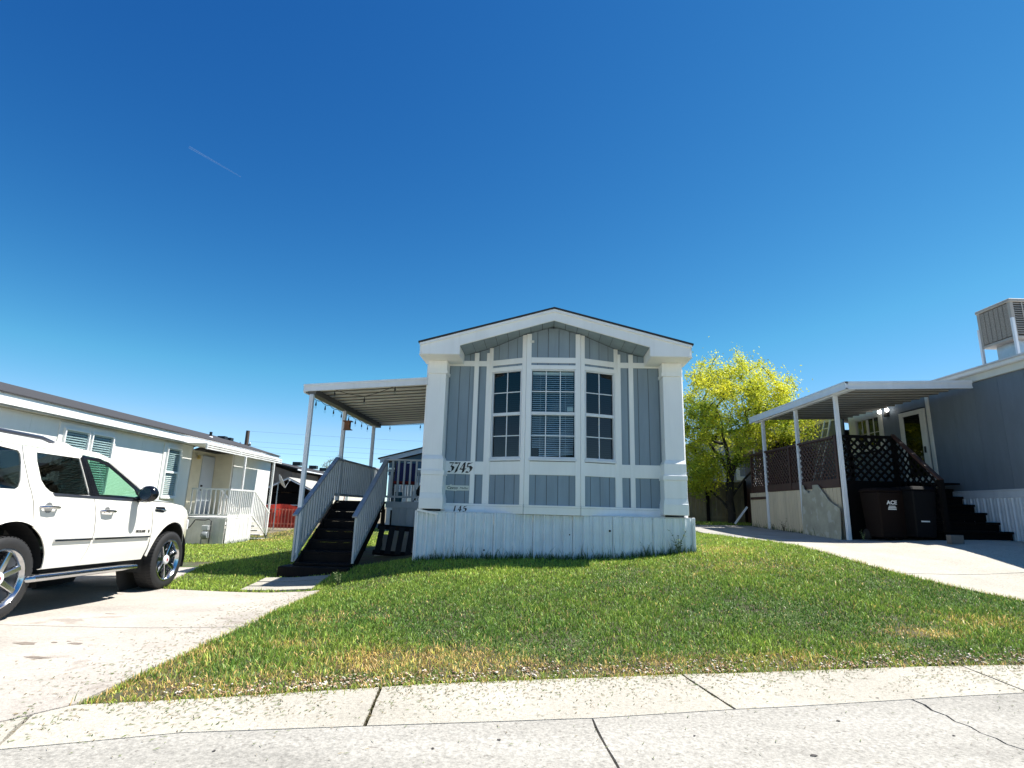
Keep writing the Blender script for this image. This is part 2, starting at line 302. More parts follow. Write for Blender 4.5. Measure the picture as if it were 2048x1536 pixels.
# road of cast slabs with wandering cracks
rd = drape('road', [(-12,-8),(16,-8)]+SEAM[::-1], GAPDIRT, off=-.045, thick=.1, step=1.); tag(rd, 'speckled concrete roadway with open cracks', kind='structure')
def crack(p0, p1, n, amp, seed):
    r = random.Random(seed); o = []
    for i in range(n+1):
        t = i/n; k = amp*math.sin(PI*t); o.append((p0[0]+(p1[0]-p0[0])*t+r.uniform(-1,1)*k, p0[1]+(p1[1]-p0[1])*t+r.uniform(-1,1)*k))
    return o
C1 = crack((-6.6,2.55), (-6.9,-8), 10, .04, 1)
C2 = [(.594,4.11),(.60,3.98),(.606,3.85),(.617,3.70),(.63,3.55),(.642,3.42),(.66,3.2),(.66,2.8),(.72,2.2),(.75,1),(.8,-2),(.8,-8)]
C3 = [(3.06,4.6),(3.09,4.52),(3.07,4.42),(3.11,4.33),(3.09,4.24),(3.13,4.16),(3.12,4.06),(3.16,3.98),(3.15,3.90),(3.21,3.80),(3.20,3.6),(3.3,3.2),(3.3,2),(3.4,-2),(3.4,-8)]
C4 = crack((9.3,5.57), (9.6,-8), 10, .05, 4)
def side(c, s, gaps): return [(x+s*gaps*(.6+.8*random.random()), y) for x, y in c]
cr = [[(-12, 1.53), (-12,-8)], C1, C2, C3, C4, [(16, 6.53), (16,-8)]]
for i in range(5):
    A = side(cr[i], 1, .009) if 0 < i else cr[i]; B = side(cr[i+1], -1, .009) if i < 4 else cr[i+1]
    A[0] = (A[0][0], seam_y(A[0][0])+.004); B[0] = (B[0][0], seam_y(B[0][0])+.004)
    mid = [(x, seam_y(x)+.004) for x in between([p[0] for p in SEAM], A[0][0]+.02, B[0][0]-.02)]
    drape('road_slab', A[::-1]+mid+B, CONC2, rd, off=-.003, thick=.05, step=.5)
# left driveway
dr = drape('driveway', [(-8.7,2.62),(-6,3.12),(-3.0,3.72),(-2.77,4.0),(-2.70,6.2),(-2.74,8.75),(-5.16,8.75),(-5.5,10.6),(-8.7,10.7)], GAPDIRT, off=-.04, thick=.1, step=.6); tag(dr, 'concrete driveway under the white vehicle', kind='structure')
drape('drive_slab', [(-8.7,2.64),(-6,3.13),(-3.0,3.725),(-2.775,4.01),(-2.705,5.2),(-2.685,6.19),(-4.86,5.79),(-8.7,5.5)], DRIVEC, dr, off=0, thick=.05, step=.5)
drape('drive_slab', [(-8.7,5.515),(-4.86,5.805),(-2.685,6.205),(-2.735,8.745),(-5.17,8.745),(-8.7,8.6)], DRIVEC, dr, off=0, thick=.05, step=.5)
drape('drive_slab', [(-8.7,8.615),(-5.185,8.76),(-5.5,10.58),(-8.7,10.68)], DRIVEC, dr, off=0, thick=.05, step=.5)
STAIN = M('oil_stain', (.19,.155,.125), .8, var=.3, scale=9)
def blot(x, y, rx, ry, seed, mat=STAIN, parent=None, name='oil_stain'):
    r = random.Random(seed); return drape(name, [(x+rx*math.cos(t)*r.uniform(.6,1.15), y+ry*math.sin(t)*r.uniform(.6,1.15)) for t in [i*2*PI/14 for i in range(14)]], mat, parent, off=.0022, thick=.001, step=0)
for k, q in enumerate(((-4.12,5.22,.10,.05),(-3.93,5.3,.03,.02),(-3.85,5.36,.02,.015),(-3.74,5.3,.07,.035),(-3.72,4.86,.11,.035),(-3.4,7.2,.05,.03),(-4.4,6.7,.06,.02),(-3.1,5.9,.03,.02))): blot(*q, 40+k, parent=dr)
GUM = M('gum_spot', (.06,.052,.048), .8)
for k, q in enumerate(((2.27,4.2,.014,.012),(-.02,3.76,.013,.012),(1.82,3.66,.024,.016),(2.81,4.62,.016,.008),(-.4,3.62,.01,.01),(1.2,3.9,.009,.008),(2.9,4.0,.011,.01),(-1.6,3.5,.01,.012))): blot(*q, 70+k, GUM, rd, 'gum_spot')
# right driveway
DRL = DRIVE_R
dr2 = drape('driveway', DRL+[(9.95,17.4),(9.95,9.4),(16,9.6),(16,7.48),(12,6.88)], GAPDIRT, off=-.04, thick=.1, step=.6); tag(dr2, 'sunlit concrete driveway in front of the blue grey home', kind='structure')
drape('drive_slab', [(8.0,6.125),(7.2,6.625),(6.785,6.935),(6.38,7.305),(5.9,7.845),(5.57,8.38),(7.62,8.62),(10.5,8.9),(10.5,6.6)], CONC, dr2, off=0, step=.5, thick=.05)
drape('drive_slab', [(10.515,6.61),(10.515,8.9),(16,9.5),(16,7.49),(12,6.89)], CONC, dr2, off=0, step=.5, thick=.05)
drape('drive_slab', [(5.56,8.395),(5.295,9.16),(5.095,10.48),(5.06,11.6),(7.2,11.45),(9.94,11.3),(9.94,8.87),(7.62,8.635)], CONC, dr2, off=0, step=.5, thick=.05)
drape('drive_slab', [(5.06,11.615),(5.045,12.08),(4.845,13.56),(4.91,17.35),(9.94,17.35),(9.94,11.315),(7.2,11.465)], M('old_concrete', (.3,.285,.26), .9, var=.2, scale=2, bump=.5, bscale=60), dr2, off=0, step=.6, thick=.05)

# ================================================================== GREY MOBILE HOME
HYAW = -.058; HO = Vector((.734, 9.757, 0)); HX = Matrix.Translation(HO) @ Matrix.Rotation(HYAW, 4, 'Z')
def HW(x, d, z=0.): return HX @ Vector((x, d, z))
home = thing('mobile_home', 'grey mobile home with white trim and a three window bay facing the street', 'mobile home', HO, (0, 0, HYAW))
def seg_boards(x0, d0, x1, d1, z0, zt, wdt=.2, name='siding_board', off=.008):
    """vertical siding boards along the wall line (x0,d0)-(x1,d1); zt(x) gives the top"""
    L = math.hypot(x1-x0, d1-d0); ux, uy = (x1-x0)/L, (d1-d0)/L; nx, nyy = uy, -ux; k = max(1, round(L/wdt)); s = L/k
    for i in range(k):
        a, b = i*s+.004, (i+1)*s-.004; pts = []
        A = (x0+ux*a, d0+uy*a); B = (x0+ux*b, d0+uy*b); o = off
        za, zb = (zt(A[0]), zt(B[0])) if callable(zt) else (zt, zt)
        MB().hexa([(A[0],A[1],z0),(B[0],B[1],z0),(B[0]+nx*o,B[1]+nyy*o,z0),(A[0]+nx*o,A[1]+nyy*o,z0)],
                  [(A[0],A[1],za),(B[0],B[1],zb),(B[0]+nx*o,B[1]+nyy*o,zb),(A[0]+nx*o,A[1]+nyy*o,za)]).build(name, GREY, home, bevel=.003)
def soff(x): return 4.29+max(0, 1.65-abs(x))*(.48/1.65)
FL = [(-2.28,.3,-1.17,.3), (-1.17,.3,-.48,0), (-.48,0,.48,0), (.48,0,1.17,.3), (1.17,.3,2.28,.3)]
# solid wall core (dark grooves show between the boards)
core = MB()
for i, (x0,d0,x1,d1) in enumerate(FL):
    zt = lambda x: soff(x)+.02
    if i in (1,2,3):
        for za, zb in ((1.43, 2.36), (4.02, None)):
            t0, t1 = (zt(x0), zt(x1)) if zb is None else (zb, zb)
            core.add([(x0,d0,za),(x1,d1,za),(x1,d1,t1),(x0,d0,t0)], [(0,1,2,3)])
        L = math.hypot(x1-x0, d1-d0); f = (.10 if i != 2 else .085)/L
        for a, b in ((0, f), (1-f, 1)):
            core.add([(x0+(x1-x0)*a,d0+(d1-d0)*a,2.36),(x0+(x1-x0)*b,d0+(d1-d0)*b,2.36),(x0+(x1-x0)*b,d0+(d1-d0)*b,4.02),(x0+(x1-x0)*a,d0+(d1-d0)*a,4.02)], [(0,1,2,3)])
    else: core.add([(x0,d0,1.43),(x1,d1,1.43),(x1,d1,zt(x1)),(x0,d0,zt(x0))], [(0,1,2,3)])
core.build('wall', GREYBACK, home)
for i, (x0,d0,x1,d1) in enumerate(FL):
    if i in (0,4):
        seg_boards(x0,d0,x1,d1,1.5,soff)
    else:
        seg_boards(x0,d0,x1,d1,1.5,2.2); seg_boards(x0,d0,x1,d1,4.02,soff)
# side and back walls, floor, room behind the windows
HL = 17.5
sw_ = MB(); sw_.box(-2.28,-2.25,.31,HL,1.43,4.12); sw_.box(2.25,2.28,.31,HL,1.43,4.12); sw_.box(-2.28,2.28,HL-.03,HL,1.43,4.9); sw_.build('side_wall', GREY, home)
rm = MB(); rm.box(-2.24,2.24,2.6,2.64,1.43,4.6); rm.box(-2.24,2.24,.05,2.6,1.40,1.43); rm.add([(-2.24,.31,4.25),(2.24,.31,4.25),(2.24,2.6,4.25),(-2.24,2.6,4.25)], [(0,1,2,3)]); rm.build('room_shell', ROOM, home)
# horizontal and vertical trim following the wall line
def trim_line(x0,d0,x1,d1,z0,z1,pr=.025,name='trim_board',mat=WHITE,e0=0,e1=0):
    L = math.hypot(x1-x0,d1-d0); ux,uy = (x1-x0)/L,(d1-d0)/L; nx,nn = uy,-ux
    A = Vector((x0-ux*e0,d0-uy*e0)); B = Vector((x1+ux*e1,d1+uy*e1)); N = Vector((nx,nn))
    q = [A+N*.001, B+N*.001, B+N*pr, A+N*pr]
    return MB().hexa([(p.x,p.y,z0) for p in q], [(p.x,p.y,z1) for p in q]).build(name, mat, home, bevel=.003)
for i, (x0,d0,x1,d1) in enumerate(FL):
    e = .0
    xa = x0 if i else -1.95; xb = x1 if i < 4 else 1.95
    trim_line(xa,d0,xb,d1,4.09,4.19,.024); trim_line(xa,d0,xb,d1,2.10,2.33,.024)
    trim_line(xa,d0,xb,d1,1.435,1.555,.034, name='base_band'); trim_line(xa,d0,xb,d1,1.557,1.59,.045, name='base_cap')
def vpost(x0,d0,x1,d1,a,b,z0,z1,pr=.03):
    L = math.hypot(x1-x0,d1-d0); t = lambda s: (x0+(x1-x0)*s/L, d0+(d1-d0)*s/L)
    A = t(a); B = t(b); return trim_line(A[0],A[1],B[0],B[1],z0,z1,pr)
for sgn in (-1,1):
    for a, b in ((1.375,1.457), (1.165,1.23)):
        xa, xb = sorted((sgn*a, sgn*b)); trim_line(xa,.3,xb,.3,1.592,soff(sgn*1.4)-.02,.03)
    i = 1 if sgn < 0 else 3; s = FL[i]; L = math.hypot(s[2]-s[0], s[3]-s[1])
    if sgn < 0: vpost(*s,.0,.075,1.592,soff(1.15),.031); vpost(*s,L-.075,L+.005,1.592,soff(.55),.031)
    else: vpost(*s,L-.075,L,1.592,soff(1.15),.031); vpost(*s,-.005,.075,1.592,soff(.55),.031)
    s = FL[2]
    if sgn < 0: vpost(*s,0,.085,1.592,soff(.48)-.004,.033)
    else: vpost(*s,.875,.96,1.592,soff(.48)-.004,.033)
# windows
def window(parent, xf, x0, x1, z0, z1, cols, rows, mat_glass=GLASS, blind=True, depth=.07, head=True, torn=False, frame=WHITE2, fw=.02, split=True, slatmat=BLIND, pitch=.037, bopen=1.0):
    """in-plane window: local x right, y into the wall, z up"""
    fr = MB(xf); fr.box(x0,x0+fw,-.03,.05,z0,z1); fr.box(x1-fw,x1,-.03,.05,z0,z1); fr.box(x0+fw,x1-fw,-.028,.05,z0,z0+fw*1.3); fr.box(x0+fw,x1-fw,-.028,.05,z1-fw,z1)
    wo = fr.build('window', frame, parent, bevel=.003)
    MB(xf).box(x0-.02,x1+.02,-.05,-.012,z0-.045,z0-.002).build('sill', frame, wo, bevel=.004)
    zm = (z0+z1)/2 if split else z1-fw
    halves = [(z0+fw*1.3, zm-.018, .012), (zm+.018, z1-fw, 0)] if split else [(z0+fw*1.3, z1-fw, 0)]
    if split:
        MB(xf).box(x0+fw,x1-fw,-.018,.03,zm-.03,zm+.026).build('meeting_rail', frame, wo, bevel=.003)
    for (za, zb, yy) in halves:
        gw = (x1-x0-2*fw)/cols; gh = (zb-za)/rows; mt = MB(xf)
        for c in range(cols):
            for r in range(rows):
                xa = x0+fw+c*gw; zc = za+r*gh
                MB(xf).box(xa+.002,xa+gw-.002,.008+yy,.012+yy,zc+.002,zc+gh-.002).build('pane', mat_glass, wo)
        for c in range(1, cols): mt.box(x0+fw+c*gw-.008,x0+fw+c*gw+.008,-.004+yy,.02+yy,za,zb)
        for r in range(1, rows):
            for c in range(cols): mt.box(x0+fw+c*gw+(.008 if c else 0),x0+fw+(c+1)*gw-(.008 if c < cols-1 else 0),-.002+yy,.018+yy,za+r*gh-.008,za+r*gh+.008)
        if mt.v: mt.build('muntin', frame, wo)
    if blind:
        bl = MB(xf); n = int((z1-z0-.06)/pitch); rr = random.Random(3)
        for k in range(n):
            z = z0+.05+k*pitch; xa, xb = x0+.035, x1-.035
            if torn and k < 4: xa = x0+.16
            tl = rr.uniform(-.003,.003)+(.012*(3-k) if torn and k < 3 else 0)
            hh = pitch*.22*bopen
            bl.add([(xa,depth-.012,z-hh),(xb,depth-.012,z-hh+tl),(xb,depth+.012,z+hh+tl),(xa,depth+.012,z+hh)], [(0,1,2,3)])
        bl.box(x0+.035,x1-.035,depth-.015,depth+.015,z1-.075,z1-.035)
        for q in (.22,.78): bl.box(x0+(x1-x0)*q-.002,x0+(x1-x0)*q+.002,depth-.013,depth-.011,z0+.05,z1-.05)
        bl.build('blind', slatmat, wo)['kind'] = 'stuff'
    return wo
for i in (1,2,3):
    x0,d0,x1,d1 = FL[i]; L = math.hypot(x1-x0,d1-d0); ang = math.atan2(d1-d0,x1-x0)
    xf = Matrix.Translation((x0,d0,0)) @ Matrix.Rotation(ang,4,'Z'); m_ = .082 if i != 2 else .082
    window(home, xf, m_, L-m_, 2.385, 3.965, 3 if i == 2 else 2, 2, mat_glass=GLASS if i == 2 else GLASSDK, torn=(i == 2), depth=.05 if i == 2 else .1, bopen=1.25)
    MB(xf).box(m_-.015,L-m_+.015,-.04,-.002,3.968,4.045).build('head_board', WHITE, home, bevel=.004)
    if i == 2: MB(xf).box(L-m_-.15,L-m_-.045,.030,.033,3.22,3.30).build('paper_note', M('note_paper',(.7,.72,.68),.8), home)
# columns
for s in (-1,1):
    def cbox(z0,z1,g,name='column_block'):
        xi, xo = 1.93-g, 2.255+g*.3; xa, xb = sorted((s*xi, s*xo))
        return MB().box(xa,xb,-g,.299,z0,z1)
    c = cbox(2.40,3.87,0).build('column', WHITE, home, bevel=.004)
    for (z0,z1,gg) in ((1.485,1.67,.065),(2.06,2.14,.06),(2.14,2.335,.035),(1.76,2.06,.045),(3.87,3.93,.025),(3.93,4.115,.012)):
        cbox(z0,z1,gg).build('column_block', WHITE, c, bevel=.004)
    for (z0,z1,g0,g1) in ((1.67,1.76,.06,.045),(2.335,2.40,.035,.004)):
        lo = [(1.93-g0,-g0),(2.255+g0*.3,-g0),(2.255+g0*.3,.298),(1.93-g0,.298)]; hi = [(1.93-g1,-g1),(2.255+g1*.3,-g1),(2.255+g1*.3,.298),(1.93-g1,.298)]
        MB().hexa([(s*x,y,z0) for x,y in lo], [(s*x,y,z1) for x,y in hi]).build('column_block', WHITE, c)
    MB().tube([(s*2.31,.30,1.45),(s*2.31,.30,4.1)], .034, 12).build('corner_post', WHITE, home, smooth=True)
# bottom skirting: ribbed metal panels
SKIRT = M('skirt_metal', (.74,.79,.83), .5, var=.06, scale=4, streak=((.4,.38,.34),.12))
def skirt_panels(parent, p0, p1, ztop, zbot, n, mat, name='skirt_panel', rib=.05, ribs=4):
    """p0,p1 local xy; panels with rounded vertical ribs facing right-hand normal"""
    p0 = Vector(p0); p1 = Vector(p1); L = (p1-p0).length; u = (p1-p0)/L; nn = Vector((u.y,-u.x))
    for k in range(n):
        a, b = L*k/n, L*(k+1)/n-.004; m = MB(); prof = []
        s = (b-a)/ribs
        for r in range(ribs):
            q = a+r*s
            prof += [(q,0),(q+s*.12,rib*.9),(q+s*.22,rib),(q+s*.32,.3*rib),(q+s*.66,.25*rib),(q+s*.72,.6*rib),(q+s*.78,.25*rib)]
        prof.append((b,0))
        for (q,o) in prof:
            c = p0+u*q+nn*o; zb = zbot(c) if callable(zbot) else zbot
            m.v += [(c.x,c.y,zb),(c.x,c.y,ztop)]
        for i in range(len(prof)-1): m.f.append((2*i,2*i+2,2*i+3,2*i+1))
        m.build(name, mat, parent, smooth=True)
def hbot(c): p = HW(c.x, c.y); return hz1(p.x, p.y)-.06
skirt_panels(home, (-2.325,.05), (2.36,.05), 1.432, hbot, 7, SKIRT)
skirt_panels(home, (-2.325,16), (-2.325,.05), 1.432, hbot, 14, SKIRT); skirt_panels(home, (2.36,.05), (2.36,16), 1.432, hbot, 14, SKIRT)
MB().box(-2.33,2.365,.045,.31,1.434,1.447).build('skirt_cap', WHITE2, home)
MB().box(-2.345,-2.31,.01,.06,hbot(Vector((-2.32,.05)))+.01,1.45).build('skirt_corner', WHITE2, home, bevel=.004)
MB().box(2.345,2.385,.0,.06,hbot(Vector((2.36,.05)))+.01,1.45).build('skirt_corner', WHITE2, home, bevel=.004)
MB().bar((-2.30,-.03,1.462),(-1.93,-.05,1.40),.03,.035).build('loose_trim', WHITE, home)
for (x_d, z_d, r_d) in ((.97,1.20,.02),(-1.13,.83,.016),(.30,1.12,.012)): MB().lathe([(0,0),(r_d,0)], (x_d,-.012,z_d), 'y', 7).build('rust_hole', BLACK, home)
# roof
def rp(s, x): return 4.34+(2.42-abs(x))*(.66/2.42)
for s in (-1,1):
    MB().prism([(0,4.99),(s*2.37,4.345),(s*2.37,4.318),(0,4.962)], 'y', -.46, HL+.3).build('roof', SHINGLE, home)
    # rake fascia with boxed end return
    MB().prism([(0,4.92),(s*2.325,4.288),(s*2.305,4.12),(s*1.64,4.12),(s*1.64,4.285),(0,4.755)], 'y', -.42, -.385).build('fascia_board', WHITE, home, bevel=.003)
    MB().prism([(0,4.959),(s*2.35,4.318),(s*2.345,4.272),(0,4.908)], 'y', -.445, -.4215).build('rake_trim', WHITE, home, bevel=.002)
    xa, xb = sorted((s*1.66, s*2.36)); MB().box(xa,xb,-.384,.298,4.117,4.13).build('soffit', WHITE, home)
    xa, xb = sorted((s*1.655, s*1.68)); MB().box(xa,xb,-.384,.29,4.132,4.31).build('return_board', WHITE, home)
    MB().box(*sorted((s*2.32,s*2.35)),-.384,HL+.2,4.132,4.30).build('eave_fascia', WHITE, home)
    MB().box(*sorted((s*2.283,s*2.32)),.31,HL+.2,4.12,4.135).build('eave_soffit', WHITE, home)
    k = 8
    for i in range(k):
        a, b = 1.65*i/k+.004, 1.65*(i+1)/k-.004
        MB().hexa([(s*a,-.384,soff(a)+.01),(s*b,-.384,soff(b)+.01),(s*b,.31,soff(b)+.01),(s*a,.31,soff(a)+.01)], [(s*a,-.384,soff(a)+.02),(s*b,-.384,soff(b)+.02),(s*b,.31,soff(b)+.02),(s*a,.31,soff(a)+.02)]).build('soffit_board', GREY, home)
MB().prism([(-2.3,4.14),(2.3,4.14),(2.3,4.3),(0,4.93),(-2.3,4.3)], 'y', HL-.05, HL-.02).build('gable_wall', GREY, home)
MB().box(-.42,-.35,-.045,-.02,4.46,4.50).build('light_fitting', M('fitting',(.7,.7,.66),.4), home)
# numbers and maker's plate
num = MB(); NS = .175
GL = {'3': [[(.14,.90,.06),(.24,.95,.10),(.50,.93,.12),(.76,.97,.10)],[(.76,.97,.10),(.44,.60,.12)],[(.44,.60,.10),(.64,.54,.16),(.72,.36,.24),(.60,.12,.20),(.32,.0,.12),(.06,.06,.14)]],
      '7': [[(.06,.88,.12),(.16,.97,.10),(.40,.90,.16),(.82,.97,.10)],[(.82,.97,.10),(.58,.60,.16),(.40,.28,.22),(.30,-.02,.24)]],
      '4': [[(.62,1.0,.14),(.34,.66,.10),(.04,.30,.10)],[(.04,.32,.12),(.40,.30,.12),(.84,.34,.12)],[(.66,.98,.16),(.56,.5,.20),(.44,-.02,.22)]],
      '5': [[(.26,.94,.10),(.55,.90,.14),(.88,1.0,.10)],[(.30,.94,.10),(.22,.58,.12)],[(.22,.56,.10),(.58,.60,.16),(.76,.38,.24),(.60,.10,.20),(.30,-.02,.12),(.04,.06,.14)]],
      '1': [[(.28,.80,.10),(.52,.98,.12)],[(.54,.98,.18),(.42,.5,.20),(.30,0,.20)]]}
def number(s, xc, zc, size, adv, y, name):
    mb = MB()
    for i, ch in enumerate(s):
        ox = xc+(i-(len(s)-1)/2-.5)*adv
        for st in GL[ch]: stroke(mb, [(ox+px*size*.78, zc+(pz-.5)*size, w_*size*1.55) for px, pz, w_ in st], y)
    return mb.build(name, BLACK, home)
number('3745', -1.645, 2.22, .172, .108, .272, 'house_number')
number('145', -1.60, 1.497, .098, .088, .262, 'lot_number')
MB().prism([(-1.885,1.815),(-1.885,1.90),(-1.82,1.902),(-1.79,1.918),(-1.765,1.902),(-1.465,1.90),(-1.465,1.815),(-1.68,1.812),(-1.70,1.802),(-1.84,1.812)], 'y', .283, .291).build('name_plate', M('plate',(.66,.69,.64),.4), home)
GRN = M('plate_green',(.02,.07,.065),.5)
text('plate_lettering', 'Cavco', .075, GRN, home, XF_FRONT(-1.765,.2815,1.857), shear=.2, bold=.0012)
text('plate_lettering', 'Malibu', .055, GRN, home, XF_FRONT(-1.56,.2815,1.855), shear=.35)

# ================================================================== PORCH AWNING (left of the home) and STAIRS
awn = thing('porch_awning', 'white metal awning on three posts over the entry stairs of the grey home', 'awning', HO, (0,0,HYAW))
def groundH(x, d): p = HW(x,d); return hz1(p.x,p.y)
def az(x): return 3.60+(x+4.6)*(.165/2.3)        # underside of the pans
PAN = M('awning_pan', (.55,.54,.46), .45, var=.06, scale=3, rand=.10)
JOINT_SHADE = M('pan_joint_shade', (.10,.095,.08), .7)  # dark strips along the pan joints stand in for shade in the gaps
for d in (.26,2.05,4.2):
    z0 = .53 if d < 1 else (1.60 if d < 5 else 1.6)
    po = MB(); po.box(-4.507,-4.433,d-.037,d+.037,z0,3.50); po.box(-4.48,-4.46,d-.042,d+.042,z0,3.495); po.build('post', WHITE2, awn, bevel=.006)
nP = 15
for k in range(nP):
    d0 = .24+k*.29; d1 = d0+.288
    prof = [(d0,.03),(d0,.0),(d0+.035,.0),(d0+.04,.03),(d0+.135,.03),(d0+.14,.012),(d0+.175,.012),(d0+.18,.03),(d1,.03)]
    pan = MB()
    for (dd,o) in prof: pan.v += [(-4.585,dd,az(-4.585)+o),(-2.30,dd,az(-2.30)+o)]
    for i in range(len(prof)-1): pan.f.append((2*i,2*i+1,2*i+3,2*i+2))
    pan.build('roof_pan', PAN, awn); MB().hexa([(-4.58,d0+.002,az(-4.58)-.012),(-2.31,d0+.002,az(-2.31)-.012),(-2.31,d0+.033,az(-2.31)-.012),(-4.58,d0+.033,az(-4.58)-.012)],[(-4.58,d0+.002,az(-4.58)-.001),(-2.31,d0+.002,az(-2.31)-.001),(-2.31,d0+.033,az(-2.31)-.001),(-4.58,d0+.033,az(-4.58)-.001)]).build('pan_joint_shade', JOINT_SHADE, awn)
DE = .24+nP*.29
fa = MB(); fa.hexa([(-4.62,.195,az(-4.62)-.055),(-2.30,.195,az(-2.3)-.055),(-2.30,.232,az(-2.3)-.055),(-4.62,.232,az(-4.62)-.055)],[(-4.62,.195,az(-4.62)+.07),(-2.30,.195,az(-2.3)+.07),(-2.30,.232,az(-2.3)+.07),(-4.62,.232,az(-4.62)+.07)])
fa.hexa([(-4.62,.18,az(-4.62)+.045),(-2.30,.18,az(-2.3)+.045),(-2.30,.232,az(-2.3)+.045),(-4.62,.232,az(-4.62)+.045)],[(-4.62,.18,az(-4.62)+.078),(-2.30,.18,az(-2.3)+.078),(-2.30,.234,az(-2.3)+.078),(-4.62,.234,az(-4.62)+.078)])
fa.build('front_fascia', WHITE2, awn)
MB().box(-4.63,-4.588,.235,DE+.02,az(-4.6)-.075,az(-4.6)+.075).build('gutter', WHITE2, awn, bevel=.006)
MB().box(-4.54,-4.40,.24,DE,3.50,az(-4.5)-.004).build('beam', M('beam_bronze',(.10,.10,.10),.5), awn)
MB().hexa([(-4.58,DE,az(-4.58)-.05),(-2.3,DE,az(-2.3)-.05),(-2.3,DE+.03,az(-2.3)-.05),(-4.58,DE+.03,az(-4.58)-.05)],[(-4.58,DE,az(-4.58)+.07),(-2.3,DE,az(-2.3)+.07),(-2.3,DE+.03,az(-2.3)+.07),(-4.58,DE+.03,az(-4.58)+.07)]).build('rear_fascia', WHITE2, awn)
# string lights
sl_ = thing('string_lights', 'black string lights with clear bulbs looped under the porch awning', 'string lights', HO, (0,0,HYAW))
SOCK = M('black_cable',(.01,.01,.01),.5); BULB = glass('bulb_glass',(.9,.93,.93))
cable = MB(); bulbs = []
def swag(a, b, sag, n=8, bulbs_at=(), drop=.05):
    a = Vector(a); b = Vector(b); pts = [a+(b-a)*t-Vector((0,0,sag*4*t*(1-t))) for t in [i/n for i in range(n+1)]]; cable.tube(pts, .006, 5)
    for t in bulbs_at: bulbs.append(a+(b-a)*t-Vector((0,0,sag*4*t*(1-t))))
swag((-4.05,.27,az(-4.05)-.04),(-3.49,.30,az(-3.49)-.19),.02,6,(0,1.)); swag((-3.49,.30,az(-3.49)-.19),(-2.92,.27,az(-2.92)-.03),.02,6,(1.,)); swag((-2.92,.27,az(-2.9)-.03),(-2.32,.27,az(-2.32)-.02),.0,2,())
for i in range(8): swag((-4.56,.45+i*.47,3.50),(-4.56,.45+(i+1)*.47,3.50),.03,4,(.5,))
swag((-4.4,DE-.05,az(-4.4)-.06),(-2.3,DE-.05,az(-2.3)-.06),.02,8,(.12,.5,.92))
cable.build('cable', SOCK, sl_)
sb = MB(); sb.lathe([(0,-.02),(.009,-.02),(.010,-.055),(.016,-.065),(.016,-.105),(0,-.105)], n=8); sb0 = None
for p in bulbs:
    if sb0 is None:
        sb0 = sb.build('socket', SOCK, sl_, smooth=True); sb0.location = p
        gb = MB().lathe([(.010,-.105),(.021,-.125),(.024,-.145),(.018,-.165),(0,-.175)], n=8).build('bulb', BULB, sb0, smooth=True)
    else:
        c = dup(sb0, sl_, p); b2 = dup(gb, c)
# birdhouse-like box on the middle post
bh = thing('wooden_birdhouse', 'small brown wooden box fixed to the middle awning post', 'birdhouse', HW(-4.38,2.02,3.10), (0,0,HYAW))
BW = M('cedar',(.22,.09,.04),.7,var=.2,scale=20)
MB().box(-.055,.06,-.05,.05,0,.16).build('box', BW, bh, bevel=.003); MB().box(-.08,.10,-.08,.07,.162,.18).build('roof', BW, bh); MB().box(-.06,.10,-.08,.06,-.018,-.002).build('floor', BW, bh)

deck = thing('entry_deck', 'raised wooden entry deck with dark stairs and pale baluster railings', 'deck', HO, (0,0,HYAW))
RAIL = M('rail_grey',(.42,.45,.46),.6,var=.1,scale=6,bump=.15,bscale=30,stretch=(1,1,.3)); RAILTOP = M('rail_top_grey',(.30,.32,.36),.6,var=.1,scale=6)
DZ = 1.60; D0 = 1.8; SR = .18
for k in range(13): MB().box(-4.42,-2.32,D0+.02+k*.28,D0+.02+k*.28+.272,DZ-.035,DZ).build('floor_board', DARKWOOD, deck)
MB().box(-3.36,-2.32,D0-.012,D0+.018,1.482,DZ+.004).build('rim_board', RAIL, deck, bevel=.003)
MB().box(-4.42,-4.39,D0,5.4,1.40,DZ-.037).build('side_board', RAIL, deck); MB().box(-4.42,-3.38,D0,D0+.03,1.43,DZ-.037).build('rim_board', DARKWOOD, deck)
for x in (-4.37,-3.3,-2.4):
    for d in (2.2,3.8,5.3): MB().box(x-.045,x+.045,d-.045,d+.045,groundH(x,d)-.1,1.43).build('support_post', DARKWOOD, deck)
# steps
for k in range(7):
    z = .52+k*SR; d = .10+k*.283
    if k == 6: break
    MB().box(-4.42,-3.43,d-.03,d+.29,z-.04,z).build('tread', DARKWOOD, deck, bevel=.006)
    MB().box(-4.40,-3.45,d+.26,d+.28,z,z+SR-.042).build('riser', DARKWOOD, deck)
MB().box(-4.58,-3.38,-.14,.33,groundH(-4,.1)-.05,.475).build('bottom_step', DARKWOOD, deck, bevel=.01)
for x in (-4.40,-3.47): MB().prism([(.10,.30),(.10,.50),(1.80,1.58),(1.80,1.28),(.35,.30)], 'x', x-.02, x+.02).build('stringer', DARKWOOD, deck)
def zr(d): return 1.345+(d-.10)*(1.10/1.70)       # stair handrail
bal0 = None
def baluster(x, d, z0, z1, w_=.036):
    MB().box(x-w_/2,x+w_/2,d-w_/2,d+w_/2,z0,z1).build('baluster', RAIL, deck)
for x in (-4.455,-3.40):
    for i in range(15):
        d = .13+i*.118
        zlow = .52+(d-.10)*.64+.02
        baluster(x, d, zlow if i else .53, zr(d)-.02)
    MB().bar((x,.04,zr(.04)),(x,1.84,zr(1.84)),.09,.035).build('handrail', RAILTOP, deck, bevel=.005)
    MB().bar((x,.13,.575),(x,1.80,1.645),.03,.07).build('lower_rail', RAIL, deck)
zt = 2.46
